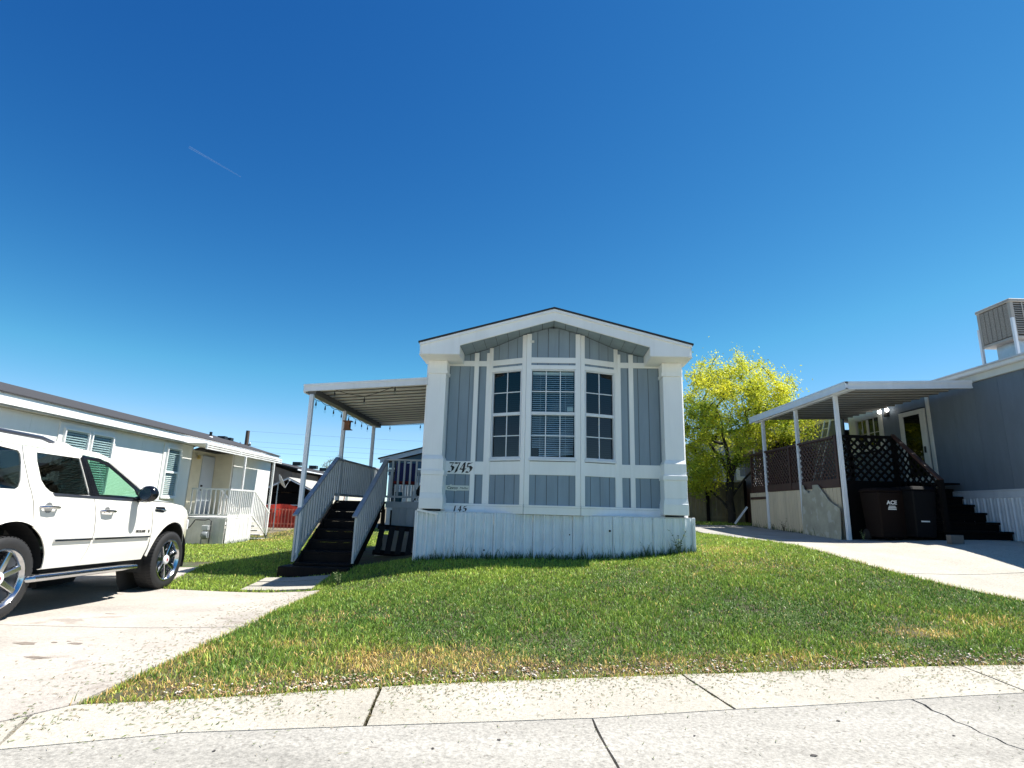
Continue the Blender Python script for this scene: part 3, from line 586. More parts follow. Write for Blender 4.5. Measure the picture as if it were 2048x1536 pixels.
MB().box(-4.50,-4.42,D0+.03,5.42,zt-.03,zt+.005).build('handrail', RAILTOP, deck, bevel=.005); MB().box(-4.475,-4.44,D0+.03,5.42,1.69,1.74).build('lower_rail', RAIL, deck)
for i in range(29): baluster(-4.457, D0+.09+i*.125, 1.69, zt-.03)
MB().box(-3.42,-2.33,D0-.045,D0+.045,zt-.028,zt+.007).build('handrail', RAIL, deck, bevel=.005); MB().box(-3.38,-2.33,D0-.02,D0+.02,1.68,1.72).build('lower_rail', RAIL, deck)
for i in range(9): baluster(-3.385+i*.124, D0, 1.72, zt-.028)
MB().box(-4.42,-2.33,5.36,5.44,zt-.03,zt).build('handrail', RAIL, deck)
for i in range(14): baluster(-4.4+i*.15, 5.4, 1.61, zt-.03)
# boards closing the space below the deck, torn at the stair side
tops = [.72,.95,1.478,1.478,1.478,1.478,1.478,1.478]
for i in range(8):
    x0 = -3.52+i*.15; xb = x0+.145
    if xb > -2.33: xb = -2.335
    MB().box(x0,xb-(.02 if i < 2 else 0),D0+.02,D0+.035,groundH(x0,D0)-.05,tops[i]).build('skirt_board', RAIL, deck)
# things on and under the deck
ch = thing('patio_chair', 'dark patio chair with a blue back cushion behind the deck railing', 'chair', HW(-3.15,2.45,DZ), (0,0,HYAW+.2))
DK = M('dark_fabric',(.012,.011,.014),.8); BLU = M('blue_fabric',(.02,.025,.12),.8); REDF = M('red_fabric',(.16,.012,.015),.8)
MB().box(-.24,.24,-.24,.24,.38,.44).build('seat', REDF, ch, bevel=.02); MB().hexa([(-.24,.18,.44),(.24,.18,.44),(.24,.24,.44),(-.24,.24,.44)],[(-.22,.30,.86),(.22,.30,.86),(.22,.35,.86),(-.22,.35,.86)]).build('backrest', BLU, ch, bevel=.02)
for x in (-.24,.24):
    MB().tube([(x,-.25,0),(x,-.22,.6),(x,.1,.64),(x,.24,.6)], .014, 6).build('arm', DK, ch, smooth=True); MB().tube([(x,.28,0),(x,.22,.42),(x,.33,.88)], .014, 6).build('leg', DK, ch, smooth=True)
um = thing('folded_parasol', 'black folded parasol leaning inside the deck railing corner', 'parasol', HW(-2.86,2.35,DZ), (0,0,HYAW))
MB().tube([(-.06,0,.01),(.42,.02,.86)], .014, 8).build('pole', DK, um, smooth=True); MB().tube([(.02,0,.16),(.08,0,.26),(.24,.01,.54),(.38,.02,.78)], [.07,.075,.05,.02], 9).build('canopy', DK, um, smooth=True)
bk = thing('teal_bucket', 'small teal plastic bucket on the deck floor behind the railing', 'bucket', HW(-3.15,1.98,DZ))
TEAL = M('teal_plastic',(.01,.10,.16),.4); MB().lathe([(0,0),(.07,0),(.085,.2),(.08,.2),(.066,.012),(0,.012)], n=16).build('pail', TEAL, bk, smooth=True); MB().tube([(-.085,0,.19),(-.06,0,.27),(.06,0,.27),(.085,0,.19)], .004, 5).build('handle', GALV, bk)
wb = MB().box(-.17,.17,-.1,.1,0,.035).build('white_board', WHITE2, None, bevel=.004); wb.location = HW(-2.62,1.93,DZ+.001); wb.rotation_euler = (.0,0,HYAW); tag(wb, 'small white board lying at the deck edge beside the column', 'board')
pl = thing('wooden_pallet', 'dark wooden pallet leaning on the boards under the entry deck', 'pallet', HW(-2.95,1.35,groundH(-2.95,1.35)-.01), (-.32,.05,HYAW))
for i in range(5): MB().box(-.44+i*.20,-.33+i*.20,-.02,0,.03,.55).build('slat', M('pallet_wood',(.008,.007,.008),.8,var=.3,scale=10), pl)
for z in (.0,.50): MB().box(-.48,.50,.002,.05,z,z+.09).build('rail', DARKWOOD, pl)
for k,(y0,y1) in enumerate(((8.86,9.12),(9.17,9.44),(9.49,9.78))):
    p = drape('paver', [(-3.98,y0),(-3.98,y1),(-2.92,y1+.02),(-2.92,y0+.02)], CONC, off=.012, thick=.06, step=.5)
    tag(p, ['paving slab nearest the driveway in the short path to the stairs','middle paving slab of the short path to the stairs','paving slab nearest the bottom stair of the short path'][k], 'paving slab', 'paving slabs before the entry stairs')

# ================================================================== WHITE SUV
def suv_build():
    yw, pt = -.0288, -.0211
    B = Vector((-4.9676, 5.8363, .7018)); d = Vector((math.sin(yw)*math.cos(pt), math.cos(yw)*math.cos(pt), math.sin(pt))); up = Vector((-math.sin(yw)*math.sin(pt), -math.cos(yw)*math.sin(pt), math.cos(pt))); n = d.cross(up)
    car = thing('parked_suv', 'large pearl white SUV parked on the driveway with chrome wheels', 'SUV', B-n*1.0-up*.405, (pt, 0, -yw))
    PAINT = M('pearl_paint', (.82,.79,.715), .28, var=.015, coat=.7, scale=2); TRIMB = M('gloss_black', (.006,.007,.01), .15, var=.05); PLAST = M('dark_plastic', (.02,.02,.021), .6)
    GD = glass('privacy_glass', (.035,.04,.05)); GF = glass('car_glass', (.55,.78,.64)); INT = M('car_interior', (.05,.045,.04), .8); NAVY = M('roof_rail_metal', (.12,.13,.16), .3, metal=.8)
    HS = [(.28,.90),(.45,.955),(.62,.985),(.80,1.0),(1.0,.997),(1.15,.985),(1.25,.965),(1.30,.945),(1.5,.89),(1.72,.825),(1.80,.78),(1.86,.72)]
    def hw(a, h):
        x = float(np.interp(h, [p[0] for p in HS], [p[1] for p in HS]))
        if a > 2.7: x -= .17*min(1.3,(a-2.7)/.95)**2.2
        if a < -.5: x -= .06*((-.5-a)/.7)**2
        if h > 1.3 and a > 1.3: x -= .03*(a-1.3)
        return x
    def panel(name, outer, mat, holes=(), off=0., step=.12, th=.012, parent=None, sides=(1,-1), shape=None):
        r = None
        for s in sides:
            bm = sheet_bm(outer, holes, step, .09)
            for v in bm.verts:
                a, h = v.co.x, v.co.y; o = shape(a,h) if shape else 0
                v.co = (s*(hw(a,h)+off+o), a, h)
            bmesh.ops.recalc_face_normals(bm, faces=bm.faces[:])
            fs = bm.faces[:]
            if fs and (sum(f.normal.x*f.calc_area() for f in fs)*s) < 0:
                for f in fs: f.normal_flip()
            r_ = bmesh.ops.extrude_edge_only(bm, edges=[e for e in bm.edges if e.is_boundary])
            for g_ in r_['geom']:
                if isinstance(g_, bmesh.types.BMVert): g_.co.x -= s*th
            me = bpy.data.meshes.new(name); bm.to_mesh(me); bm.free()
            o = link(name, me, mat, parent or car, smooth=True)
            if s == 1: r = o
        return r
    def arc(c, r, a0, a1, n=12): return [(c+r*math.cos(math.radians(a0+(a1-a0)*i/n)), .405+r*math.sin(math.radians(a0+(a1-a0)*i/n))) for i in range(n+1)]
    def flare(c): return lambda a,h: .022*max(0, 1-abs(math.hypot(a-c,h-.405)-.555)/.07)
    # lower body panels
    ra = arc(0,.55,-2,182,20)   # from front side over the top to the rear
    rd_front = [p for p in arc(0,.55,5,60,8)]
    door_r = [(.108,1.735),(.112,1.6),(.17,1.32),(.215,1.15),(.252,.97)]+[p for p in arc(0,.555,62,6,10)]+[(.50,.455),(1.085,.455),(1.155,.62),(1.20,.81),(1.175,1.05),(1.125,1.235),(1.0,1.735)]
    rg = [(.29,1.685),(.285,1.59),(.325,1.39),(.38,1.32),(.44,1.275),(.53,1.255),(1.06,1.262),(1.045,1.33),(.945,1.69)]
    rdoor = panel('rear_door', door_r, PAINT, [rg])
    panel('rear_window', [(a+(.6-a)*-.01,h) for a,h in rg], GD, off=-.012, th=.002, parent=None, step=.2)
    panel('pillar_trim', [(.953,1.69),(.997,1.728),(1.12,1.245),(1.055,1.266),(1.053,1.33)], TRIMB, off=.004, th=.006)
    door_f = [(1.138,1.235),(1.19,1.05),(1.213,.81),(1.168,.62),(1.10,.455),(2.325,.452),(2.375,.60),(2.385,.75),(2.365,1.0),(2.325,1.12),(2.26,1.235)]
    fdoor = panel('front_door', door_f, PAINT)
    ff = [(1.013,1.735),(1.31,1.722),(1.52,1.682),(1.75,1.572),(2.18,1.37),(2.24,1.238),(1.138,1.238)]
    fg = [(1.085,1.69),(1.31,1.678),(1.49,1.64),(1.70,1.54),(2.02,1.375),(2.06,1.275),(1.245,1.268)]
    panel('door_frame', ff, TRIMB, [fg], off=-.004)
    panel('front_window', fg, GF, off=-.014, th=.002, step=.25)
    panel('belt_moulding', [(.50,1.232),(2.22,1.222),(2.22,1.25),(.47,1.262)], NAVY, off=.006, th=.01, step=.3)
    quarter = [(.094,1.735),(.098,1.6),(.155,1.32),(.20,1.15),(.24,.97)]+arc(0,.555,63,183,18)+[(-1.15,.45),(-1.24,.6),(-1.25,.95),(-1.22,1.25),(-1.12,1.735)]
    qg = [(-1.0,1.685),(-.2,1.695),(.045,1.675),(.07,1.64),(.075,1.55),(.055,1.36),(.03,1.30),(-.02,1.275),(-1.02,1.275)]
    panel('rear_quarter', quarter, PAINT, [qg], shape=flare(0)); panel('quarter_window', qg, GD, off=-.012, th=.002, step=.3)
    fend = [(2.275,1.235),(2.34,1.12),(2.38,1.0),(2.40,.75),(2.392,.60),(2.37,.50)]+arc(2.946,.545,172,8,18)+[(3.50,.42),(3.66,.50),(3.71,.62),(3.71,.74),(3.665,.80),(3.655,.93),(3.60,1.05),(3.48,1.13),(3.20,1.20),(2.85,1.235),(2.5,1.245)]
    panel('front_fender', fend, PAINT, shape=flare(2.946))
    panel('roof_side', [(-1.125,1.742),(.5,1.745),(1.0,1.742),(1.31,1.73),(1.53,1.69),(1.76,1.58),(2.19,1.378),(2.25,1.372),(2.20,1.42),(1.80,1.635),(1.55,1.745),(1.33,1.795),(.9,1.815),(-1.0,1.812),(-1.10,1.79)], PAINT)
    # roof skin, windscreen, bonnet, nose, tail
    def roofh(a): return float(np.interp(a, [-1.1,-1.0,.9,1.33,1.45], [1.79,1.812,1.815,1.795,1.775]))
    MB().grid(lambda u,v: ((v*2-1)*hw(0,roofh(-1.1+2.53*u)), -1.1+2.53*u+(.10*(1-(v*2-1)**2) if u > .9 else 0), roofh(-1.1+2.53*u)+.065*(1-(v*2-1)**2)), 20, 12).build('roof', PAINT, car, smooth='all')
    MB().grid(lambda u,v: ((v*2-1)*(.755+.10*u), 1.43+.80*u+.12*(1-(v*2-1)**2), 1.785-.50*u+.05*(1-(v*2-1)**2)*(1-u)), 6, 10).build('windscreen', GF, car, smooth='all')
    def ftop(a): return float(np.interp(a, [2.2,2.5,2.85,3.20,3.48,3.60,3.66], [1.25,1.245,1.235,1.20,1.13,1.05,.93]))
    MB().grid(lambda u,v: ((v*2-1)*hw(2.25+1.36*u,1.2), 2.25+1.36*u+(.12*u)*(1-(v*2-1)**2), ftop(2.25+1.36*u)+.06*(1-(v*2-1)**4)), 14, 10).build('bonnet', PAINT, car, smooth='all')
    def nosea(h): return float(np.interp(h, [.42,.50,.62,.74,.80,.93,1.05], [3.50,3.66,3.71,3.71,3.665,3.655,3.60]))
    MB().grid(lambda u,v: ((v*2-1)*hw(nosea(.42+.63*u),.42+.63*u), nosea(.42+.63*u)+.20*(1-(v*2-1)**4), .42+.63*u), 8, 14).build('front_bumper', PAINT, car, smooth='all')
    gr = MB()
    for i in range(6): gr.box(-.42,.42,3.86,3.925,.72+i*.055,.72+i*.055+.03)
    gr.build('grille', CHROME, car)
    for s in (-1,1): MB().box(*sorted((s*.50,s*.74)),3.78,3.89,.80,1.0).build('headlight', M('lamp_lens',(.7,.72,.75),.1), car, bevel=.03)
    MB().grid(lambda u,v: ((v*2-1)*hw(-1.2,.45+1.33*u), float(np.interp(.45+1.33*u,[.45,.6,.95,1.25,1.78],[-1.15,-1.24,-1.25,-1.22,-1.10]))-.05*(1-(v*2-1)**2), .45+1.33*u), 12, 8).build('tailgate', PAINT, car, smooth='all')
    MB().box(-.62,.62,-1.305,-1.27,1.3,1.62).build('rear_screen', TRIMB, car, bevel=.02)
    MB().box(-.9,.9,-1.36,-1.2,.42,.68).build('rear_bumper', PAINT, car, bevel=.05)
    # underbody, arches, inner door shell
    ub = MB(); ub.box(-.84,.84,.56,2.38,.32,.47); ub.box(-.62,.62,-1.15,3.5,.34,.60); ub.box(-.5,.5,2.3,3.5,.6,1.1); ub.build('underbody', PLAST, car)
    for c in (0,2.946):
        for s in (-1,1):
            MB().lathe([(.56,s*.60),(.56,s*.94)], (0,c,.405), 'x', 24, -.25, PI+.25).build('wheel_arch_liner', PLAST, car); MB().lathe([(.0,s*.60),(.56,s*.60)], (0,c,.405), 'x', 24).build('wheel_arch_liner', PLAST, car)
    fl = MB(); fl.box(-.86,.86,.45,2.45,.48,.56); fl.box(-.86,.86,-1.1,.45,.96,.99); fl.box(-.90,.90,2.25,2.40,.5,1.22); fl.build('cabin_floor', INT, car)
    MB().prism([(2.02,1.02),(2.28,1.02),(2.30,1.24),(2.10,1.26),(2.0,1.18)], 'x', -.86, .86).build('dashboard', PLAST, car, bevel=.02)
    for s in (-.42,.42):
        for a0 in (1.15,.25):
            se = MB().box(s-.25,s+.25,a0,a0+.5,.75,.92).build('seat', INT, car, bevel=.06, segs=2)
            MB().hexa([(s-.25,a0-.12,.85),(s+.25,a0-.12,.85),(s+.25,a0+.06,.85),(s-.25,a0+.06,.85)],[(s-.21,a0-.27,1.42),(s+.21,a0-.27,1.42),(s+.21,a0-.15,1.42),(s-.21,a0-.15,1.42)]).build('seat_back', INT, se, bevel=.05, segs=2)
            MB().box(s-.14,s+.14,a0-.31,a0-.2,1.46,1.62).build('headrest', INT, se, bevel=.04, segs=2)
    st = MB(); c0 = Vector((-.42,1.86,1.20)); ax = Vector((0,-.5,.35)).normalized(); e1 = Vector((1,0,0)); e2 = ax.cross(e1)
    st.tube([c0+(e1*math.cos(t)+e2*math.sin(t))*.19 for t in [i*2*PI/20 for i in range(21)]], .016, 6); st.tube([c0-e1*.19,c0+e1*.19], .02, 6); st.build('steering_wheel', PLAST, car, smooth=True)
    MB().tube([(0,1.62,1.70),(0,1.72,1.66)], .01, 6).build('mirror_stalk', PLAST, car); MB().box(-.13,.13,1.66,1.70,1.58,1.66).build('rear_view_mirror', PLAST, car, bevel=.01)
    # trim
    for s in (-1,1):
        for a0,a1 in ((.58,1.185),(1.222,2.345)):
            MB().prism([(s*.995,.738),(s*1.016,.745),(s*1.016,.765),(s*.995,.772)], 'y', a0, a1).build('chrome_strip', CHROME, rdoor if a0 < 1 else fdoor)
        for a0,h,pr in ((.28,1.105,rdoor),(1.24,1.08,fdoor)):
            hb = MB(); hb.tube([(s*.985,a0+.02,h),(s*1.03,a0+.05,h+.004),(s*1.036,a0+.14,h+.006),(s*1.03,a0+.24,h+.002),(s*.985,a0+.27,h)], [.012,.018,.019,.017,.011], 8); hb.build('handle', CHROME, pr, smooth=True)
            MB().lathe([(0,s*.990),(.055,s*.993),(.062,s*.99)], (0,a0+.14,h-.005), 'x', 16).build('handle_cup', M('cup_shadow',(.35,.35,.34),.4,metal=.6), pr)
        MB().tube([(s*.93,.30,.36),(s*1.03,.36,.378),(s*1.045,.8,.378),(s*1.045,1.7,.378),(s*1.03,2.09,.372),(s*.93,2.16,.36)], .036, 10).build('running_board', CHROME, car, smooth=True)
        MB().box(*sorted((s*.86,s*1.03)),.40,2.06,.38,.405).build('step_pad', PLAST, car)
        vb = MB(); vb.prism([(2.42,1.10),(2.62,1.09),(2.66,1.125),(2.62,1.165),(2.42,1.165)], 'x', s*.975, s*.996); vb.build('fender_vent', TRIMB, car)
        MB().tube([(s*.995,2.40,1.135),(s*.998,2.54,1.13),(s*.99,2.68,1.118)], .010, 6).build('vent_bar', CHROME, car)
        # mirror
        MB().tube([(s*.93,2.02,1.24),(s*1.02,1.98,1.265)], [.05,.035], 8).build('mirror_arm', TRIMB, car)
        mb = MB(); mb.grid(lambda u,v: (s*(1.14+.125*math.cos(u*2*PI)*abs(math.sin(v*PI))**.5), 1.93+.075*math.cos(v*PI), 1.325+.11*math.sin(u*2*PI)*abs(math.sin(v*PI))**.5), 20, 10); mo = mb.build('mirror', TRIMB, car, smooth='all')
        MB().lathe([(0,0),(.08,0)], (s*1.14,1.852,1.325), 'y', 16).build('mirror_glass', CHROME, mo)
        MB().tube([(s*.70,-.95,1.835),(s*.70,-.85,1.868),(s*.695,.50,1.868),(s*.69,.68,1.835)], .022, 8).build('roof_rail', NAVY, car, smooth=True)
        MB().tube([(s*.69,.66,1.83),(s*.69,.85,1.842),(s*.68,1.0,1.82)], [.024,.022,.01], 8).build('rail_end', PAINT, car, smooth=True)
    text('badge', 'ESCALADE', .042, M('badge_dark',(.03,.03,.03),.3), fdoor, XF_RIGHT(1.004,2.13,.83), extrude=.002, spacing=1.1, bold=.0015)
    MB().prism([(2.305,.812),(2.33,.812),(2.33,.848),(2.305,.848)], 'x', 1.0, 1.006).build('badge_crest', M('badge_dark',(.03,.03,.03),.3), fdoor)
    # wheels
    RIM = CHROME; CAPM = M('wheel_cap',(.75,.74,.74),.3); RED = M('crest_red',(.35,.02,.04),.4)
    def wheel(c, s):
        tp = [(.285,-.13),(.33,-.140),(.372,-.138),(.398,-.120),(.405,-.08)]; prof = tp+[(.405,.08),(.398,.12),(.372,.138),(.33,.140),(.285,.13)]
        ty = MB().lathe(prof, (s*.86,c,.405), 'x', 48).build('tyre', RUBBER, car, smooth=True)
        tr = MB()
        for k in range(56):
            t = 2*PI*k/56
            for yo in (-.085,0,.085):
                p = Vector((s*.86+yo, c+.402*math.cos(t), .405+.402*math.sin(t))); q = Vector((0,-math.sin(t),math.cos(t))); tr.bar(p-q*.014, p+q*.014, .066, .014, up=(0,math.cos(t),math.sin(t)))
        tr.build('tread', RUBBER, ty)['kind'] = 'stuff'
        ri = MB(); ri.lathe([(.255,-.10),(.26,.09),(.287,.125),(.292,.137),(.280,.140),(.262,.118),(.25,.085),(.245,-.09)], (s*.86,c,.405), 'x', 40) if s > 0 else ri.lathe([(.255,.10),(.26,-.09),(.287,-.125),(.292,-.137),(.280,-.140),(.262,-.118),(.25,-.085),(.245,.09)], (s*.86,c,.405), 'x', 40)
        rim = ri.build('rim', RIM, car, smooth=True)
        MB().lathe([(0,0),(.20,0),(.20,.02),(0,.02)], (s*.80,c,.405), 'x', 24).build('brake_disc', GALV, rim)
        MB().lathe([(0,-.06),(.26,-.06)], (s*.82,c,.405), 'x', 24).build('back_plate', PLAST, rim)
        for k in range(7):
            t = 2*PI*k/7+.35; sp = MB(); rd_ = Vector((0,math.cos(t),math.sin(t))); tg = Vector((0,-math.sin(t),math.cos(t))); X = Vector((1,0,0)); C = Vector((s*.86,c,.405))
            b = [C+rd_*.05-tg*.035+X*s*.06, C+rd_*.05+tg*.035+X*s*.06, C+rd_*.05+tg*.03+X*s*.105, C+rd_*.05-tg*.03+X*s*.105]; q = [C+rd_*.268-tg*.034+X*s*.07, C+rd_*.268+tg*.034+X*s*.07, C+rd_*.265+tg*.026+X*s*.118, C+rd_*.265-tg*.026+X*s*.118]
            sp.hexa(b, q).build('spoke', RIM, rim, bevel=.006)
        hc = [(0,.122),(.05,.122),(.062,.116),(.072,.10),(.075,.06)]; hc = hc if s > 0 else [(r_, -h_) for r_, h_ in hc]
        cap = MB().lathe(hc, (s*.86,c,.405), 'x', 24).build('hub_cap', CAPM, rim, smooth=True)
        MB().prism([(c-.016,.425),(c-.018,.40),(c,.375),(c+.018,.40),(c+.016,.425)], 'x', s*.9825, s*.984).build('crest', RED, rim)
    for c in (0,2.946):
        for s in (1,-1): wheel(c, s)
    return car
suv_build()

# ================================================================== WHITE MOBILE HOME, far left
lh = thing('mobile_home', 'white mobile home behind the parked SUV with a recessed side door', 'mobile home', (-10,18,.2))
def LB(x0,x1,y0,y1,z0,z1): return MB(Matrix.Translation((10,-18,-.2))).box(x0,x1,y0,y1,z0,z1)
LT = Matrix.Translation((10,-18,-.2))
LWALL = M('cream_siding',(.82,.81,.77),.6,var=.03,scale=4,bump=.15,bscale=20,stretch=(1,1,.2)); LIN = M('cream_shade_siding',(.60,.555,.42),.7,var=.06,scale=4)  # LIN: darker cream copy, shade of the porch recess put into its colour
y0 = 8.0
while y0 < 17.8:
    y1 = min(y0+1.22, 17.82); LB(-10.05,-10,y0,y1-.006,1.0,3.2).build('siding_panel', LWALL, lh); y0 += 1.22
for (ya,yb) in ((20.53,21.75),(21.756,23.7)): LB(-10.05,-10,ya,yb,1.0,3.2).build('siding_panel', LWALL, lh)
LB(-10.74,-10.69,17.83,20.53,1.0,3.2).build('porch_wall', LIN, lh); LB(-10.69,-10.0,20.532,20.57,1.0,3.2).build('porch_wall', LIN, lh); LB(-10.69,-10.0,17.79,17.825,1.0,3.2).build('porch_wall', LIN, lh)
LB(-14.3,-10.052,7.96,8.0,.2,3.2).build('end_wall', LWALL, lh); LB(-14.3,-10.0,23.702,23.74,.2,3.2).build('end_wall', LWALL, lh); LB(-14.3,-14.25,8.0,23.7,.2,3.2).build('rear_wall', LWALL, lh)
dq = LB(-10.688,-10.66,19.68,20.50,1.04,3.07).build('door', M('grey_blue_door',(.46,.50,.55),.5,var=.03), lh, bevel=.004)
for z in (1.9,2.03): MB(LT).lathe([(0,0),(.035,0),(.03,.05),(0,.055)], (-10.66,19.78,z), 'x', 10).build('door_knob', BLACK, dq, smooth=True)
MB(LT).lathe([(.03,0),(.05,-.05),(.06,-.13),(.0,-.16)], (-10.60,19.3,3.05), 'z', 12).build('wall_lamp', M('lamp_brass',(.55,.42,.15),.4), lh, smooth=True)
# windows on the long side
XW = LT @ Matrix.Translation((-10,0,0)) @ Matrix.Rotation(PI/2,4,'Z')      # local x -> +y, local y -> -x (into wall)
SLAT = M('green_blind',(.58,.62,.57),.5)
def lwin(ya,yb,za,zb,split,ca=.12,cb=.12):
    wo = window(lh, XW @ Matrix.Translation((0,-.055,0)), ya, yb, za, zb, 1, 1, mat_glass=GLASS, blind=True, depth=.026, frame=WHITE, fw=.035, split=split, slatmat=SLAT, pitch=.055, bopen=1.9)
    cs = MB(XW); cs.box(ya-ca,ya-.002,-.03,-.001,za-.12,zb+.12); cs.box(yb+.002,yb+cb,-.03,-.001,za-.12,zb+.12); cs.box(ya-.002,yb+.002,-.03,-.001,zb+.002,zb+.12); cs.build('casing', LWALL, wo, bevel=.004)
    MB(XW).box(ya,yb,-.006,-.004,za,zb).build('window_recess', ROOM, wo)
lwin(12.52,13.29,1.55,3.03,False,cb=.032); lwin(13.36,14.12,1.55,3.03,False,ca=.032); lwin(16.40,17.10,1.60,3.03,True)
# fascia, soffit, roof
LB(-9.80,-9.77,7.8,23.95,3.24,3.47).build('fascia_board', WHITE, lh, bevel=.004); LB(-9.998,-9.80,7.8,23.95,3.205,3.235).build('soffit', M('soffit_beige',(.42,.40,.35),.7), lh)
MB(LT).prism([(-9.74,3.475),(-12.15,4.15),(-14.5,3.475),(-14.5,3.445),(-12.15,4.12),(-9.74,3.445)], 'y', 7.75, 24.0).build('roof', SHINGLE, lh)
MB(LT).prism([(-10.0,3.24),(-12.15,4.08),(-14.3,3.24)], 'y', 7.97, 8.0).build('gable', LWALL, lh); MB(LT).prism([(-10.0,3.24),(-12.15,4.08),(-14.3,3.24)], 'y', 23.7, 23.73).build('gable', LWALL, lh)
MB(LT).tube([(-10.9,20.4,3.72),(-10.9,20.4,3.98)], .05, 10).build('vent_pipe', BLACK, lh); MB(LT).lathe([(.13,3.72),(.06,3.82)], (-10.9,20.4,0), 'z', 10).build('vent_flashing', WHITE2, lh)
for y in (22.8,23.3): LB(-11.9,-11.6,y,y+.25,3.98,4.12).build('roof_vent', BLACK, lh)
# skirt
LSK = M('left_skirt',(.62,.60,.54),.6,var=.08,scale=4,streak=((.35,.3,.2),.35))
for k in range(15):
    ya = 8.0+k*1.045; LB(-10.03,-9.99,ya,ya+1.035,.05,.995).build('skirt_panel', LSK, lh)
# side porch
LRAIL = M('porch_white',(.74,.73,.70),.5)
po = thing('side_porch', 'small white railed porch at the side door of the white mobile home', 'porch', (-9.3,19,.2)); PT = Matrix.Translation((9.3,-19,-.2))
def PB(*a): return MB(PT).box(*a)
for k in range(7): PB(-10.66,-8.75,18.02+k*.27,18.02+k*.27+.262,1.0,1.035).build('floor_board', LRAIL, po)
for k in range(7): PB(-9.93+k*.165,-9.93+k*.165+.16,17.99,18.012,.12,.995).build('skirt_board', LSK, po)
for k in range(6): PB(-8.77,-8.75,18.05+k*.29,18.05+k*.29+.28,.15,.995).build('skirt_board', LRAIL, po)
PB(-9.97,-8.74,17.99,18.03,1.87,1.92).build('top_rail', LRAIL, po); PB(-9.97,-8.74,17.99,18.02,1.08,1.12).build('bottom_rail', LRAIL, po)
for k in range(9): PB(-9.95+k*.147,-9.92+k*.147,17.99,18.02,1.12,1.87).build('baluster', LRAIL, po)
PB(-8.78,-8.74,18.035,19.75,1.87,1.92).build('top_rail', LRAIL, po); PB(-8.775,-8.745,18.035,19.75,1.08,1.12).build('bottom_rail', LRAIL, po)
for k in range(12): PB(-8.775,-8.745,18.12+k*.135,18.15+k*.135,1.12,1.87).build('baluster', LRAIL, po)
for x in (-8.76,-9.9):
    MB(PT).bar((x,19.76,1.90),(x,21.15,1.15),.045,.05).build('stair_rail', LRAIL, po); MB(PT).bar((x,19.76,1.08),(x,21.1,.36),.04,.05).build('stair_rail', LRAIL, po)
    for k in range(10): z = 1.88-k*.075; MB(PT).box(x-.015,x+.015,19.82+k*.135,19.85+k*.135,z-.78,z).build('baluster', LRAIL, po)
for k in range(5): PB(-9.9,-8.76,19.78+k*.27,19.78+k*.27+.28,.86-k*.16,.90-k*.16).build('step', LRAIL, po)
la = thing('side_awning', 'white slatted awning on two posts along the white mobile home', 'awning', (-9.3,19,.2))
LB2 = lambda *a: MB(PT).box(*a)
for z in (3.05,3.115,3.18): LB2(-9.13,-9.09,16.9,22.6,z,z+.035).build('edge_bar', LRAIL, la)
LB2(-9.77,-9.10,16.9,22.6,3.205,3.22).build('roof_panel', LRAIL, la)
for y in (16.92,19.1,22.54): LB2(-9.138,-9.084,y,y+.04,3.04,3.20).build('end_bracket', LRAIL, la)
for y in (19.5,21.9): LB2(-9.14,-9.07,y-.035,y+.035,hz1(-9.1,y)-.02,3.05).build('post', LRAIL, la, bevel=.005)
gm = thing('gas_meter', 'grey gas meter with a bent pipe at the skirting of the white home', 'gas meter', (-9.25,17.8,hz1(-9.25,17.8))); GMM = M('meter_grey',(.22,.24,.25),.5)
MB().lathe([(0,-.09),(.10,-.09),(.13,-.05),(.13,.05),(.10,.09),(0,.09)], (0,0,.28), 'x', 14).build('meter_body', GMM, gm, smooth=True); MB().box(-.1,.1,-.07,.07,.42,.56).build('index_box', M('meter_light',(.5,.52,.52),.4), gm, bevel=.01)
MB().tube([(.14,0,-.02),(.14,0,.7),(.05,0,.75),(-.05,.0,.72),(-.4,.08,.72),(-.55,.1,.5),(-.75,.12,.42),(-.9,.15,.42)], .018, 8).build('pipe', M('pipe_black',(.03,.03,.03),.5), gm, smooth=True); MB().tube([(-.1,0,-.02),(-.1,0,.2)], .02, 8).build('riser', GMM, gm)

# ================================================================== BLUE GREY MOBILE HOME, right
rh = thing('mobile_home', 'blue grey mobile home on the right with white gutter, door and skirting', 'mobile home', (10,14,1.1)); RT = Matrix.Translation((-10,-14,-1.1))
RW = M('blue_grey_siding',(.135,.165,.195),.7,var=.08,scale=6,bump=.35,bscale=40,stretch=(1,1,.25),rand=.03); RTRIM = M('off_white_trim',(.62,.61,.55),.5,var=.05,scale=4); RSK = M('right_skirt',(.56,.60,.64),.5,var=.06,scale=4,streak=((.3,.3,.3),.25))
def RB(*a): return MB(RT).box(*a)
y0 = 8.8
while y0 < 20.3:
    y1 = min(y0+.61, 20.3)
    if y1 <= 13.2 or y0 >= 16.35:
        RB(10,10.05,y0,y1-.006,2.14,4.46).build('siding_panel', RW, rh)
    y0 += .61
for (ya,yb,za,zb) in ((12.95,13.16,2.14,4.46),(13.165,13.345,2.14,4.46),(14.215,14.9,2.14,4.46),(14.902,16.4,2.14,3.30),(13.347,14.213,4.21,4.46),(13.347,14.213,2.14,2.30)): RB(10.001,10.049,ya,yb,za,zb).build('siding_panel', RW, rh)
RB(10.06,10.09,12.9,16.5,2.14,4.46).build('room_shell', ROOM, rh)
RB(9.965,9.999,13.165,13.26,2.16,4.43).build('corner_trim', RTRIM, rh, bevel=.004)
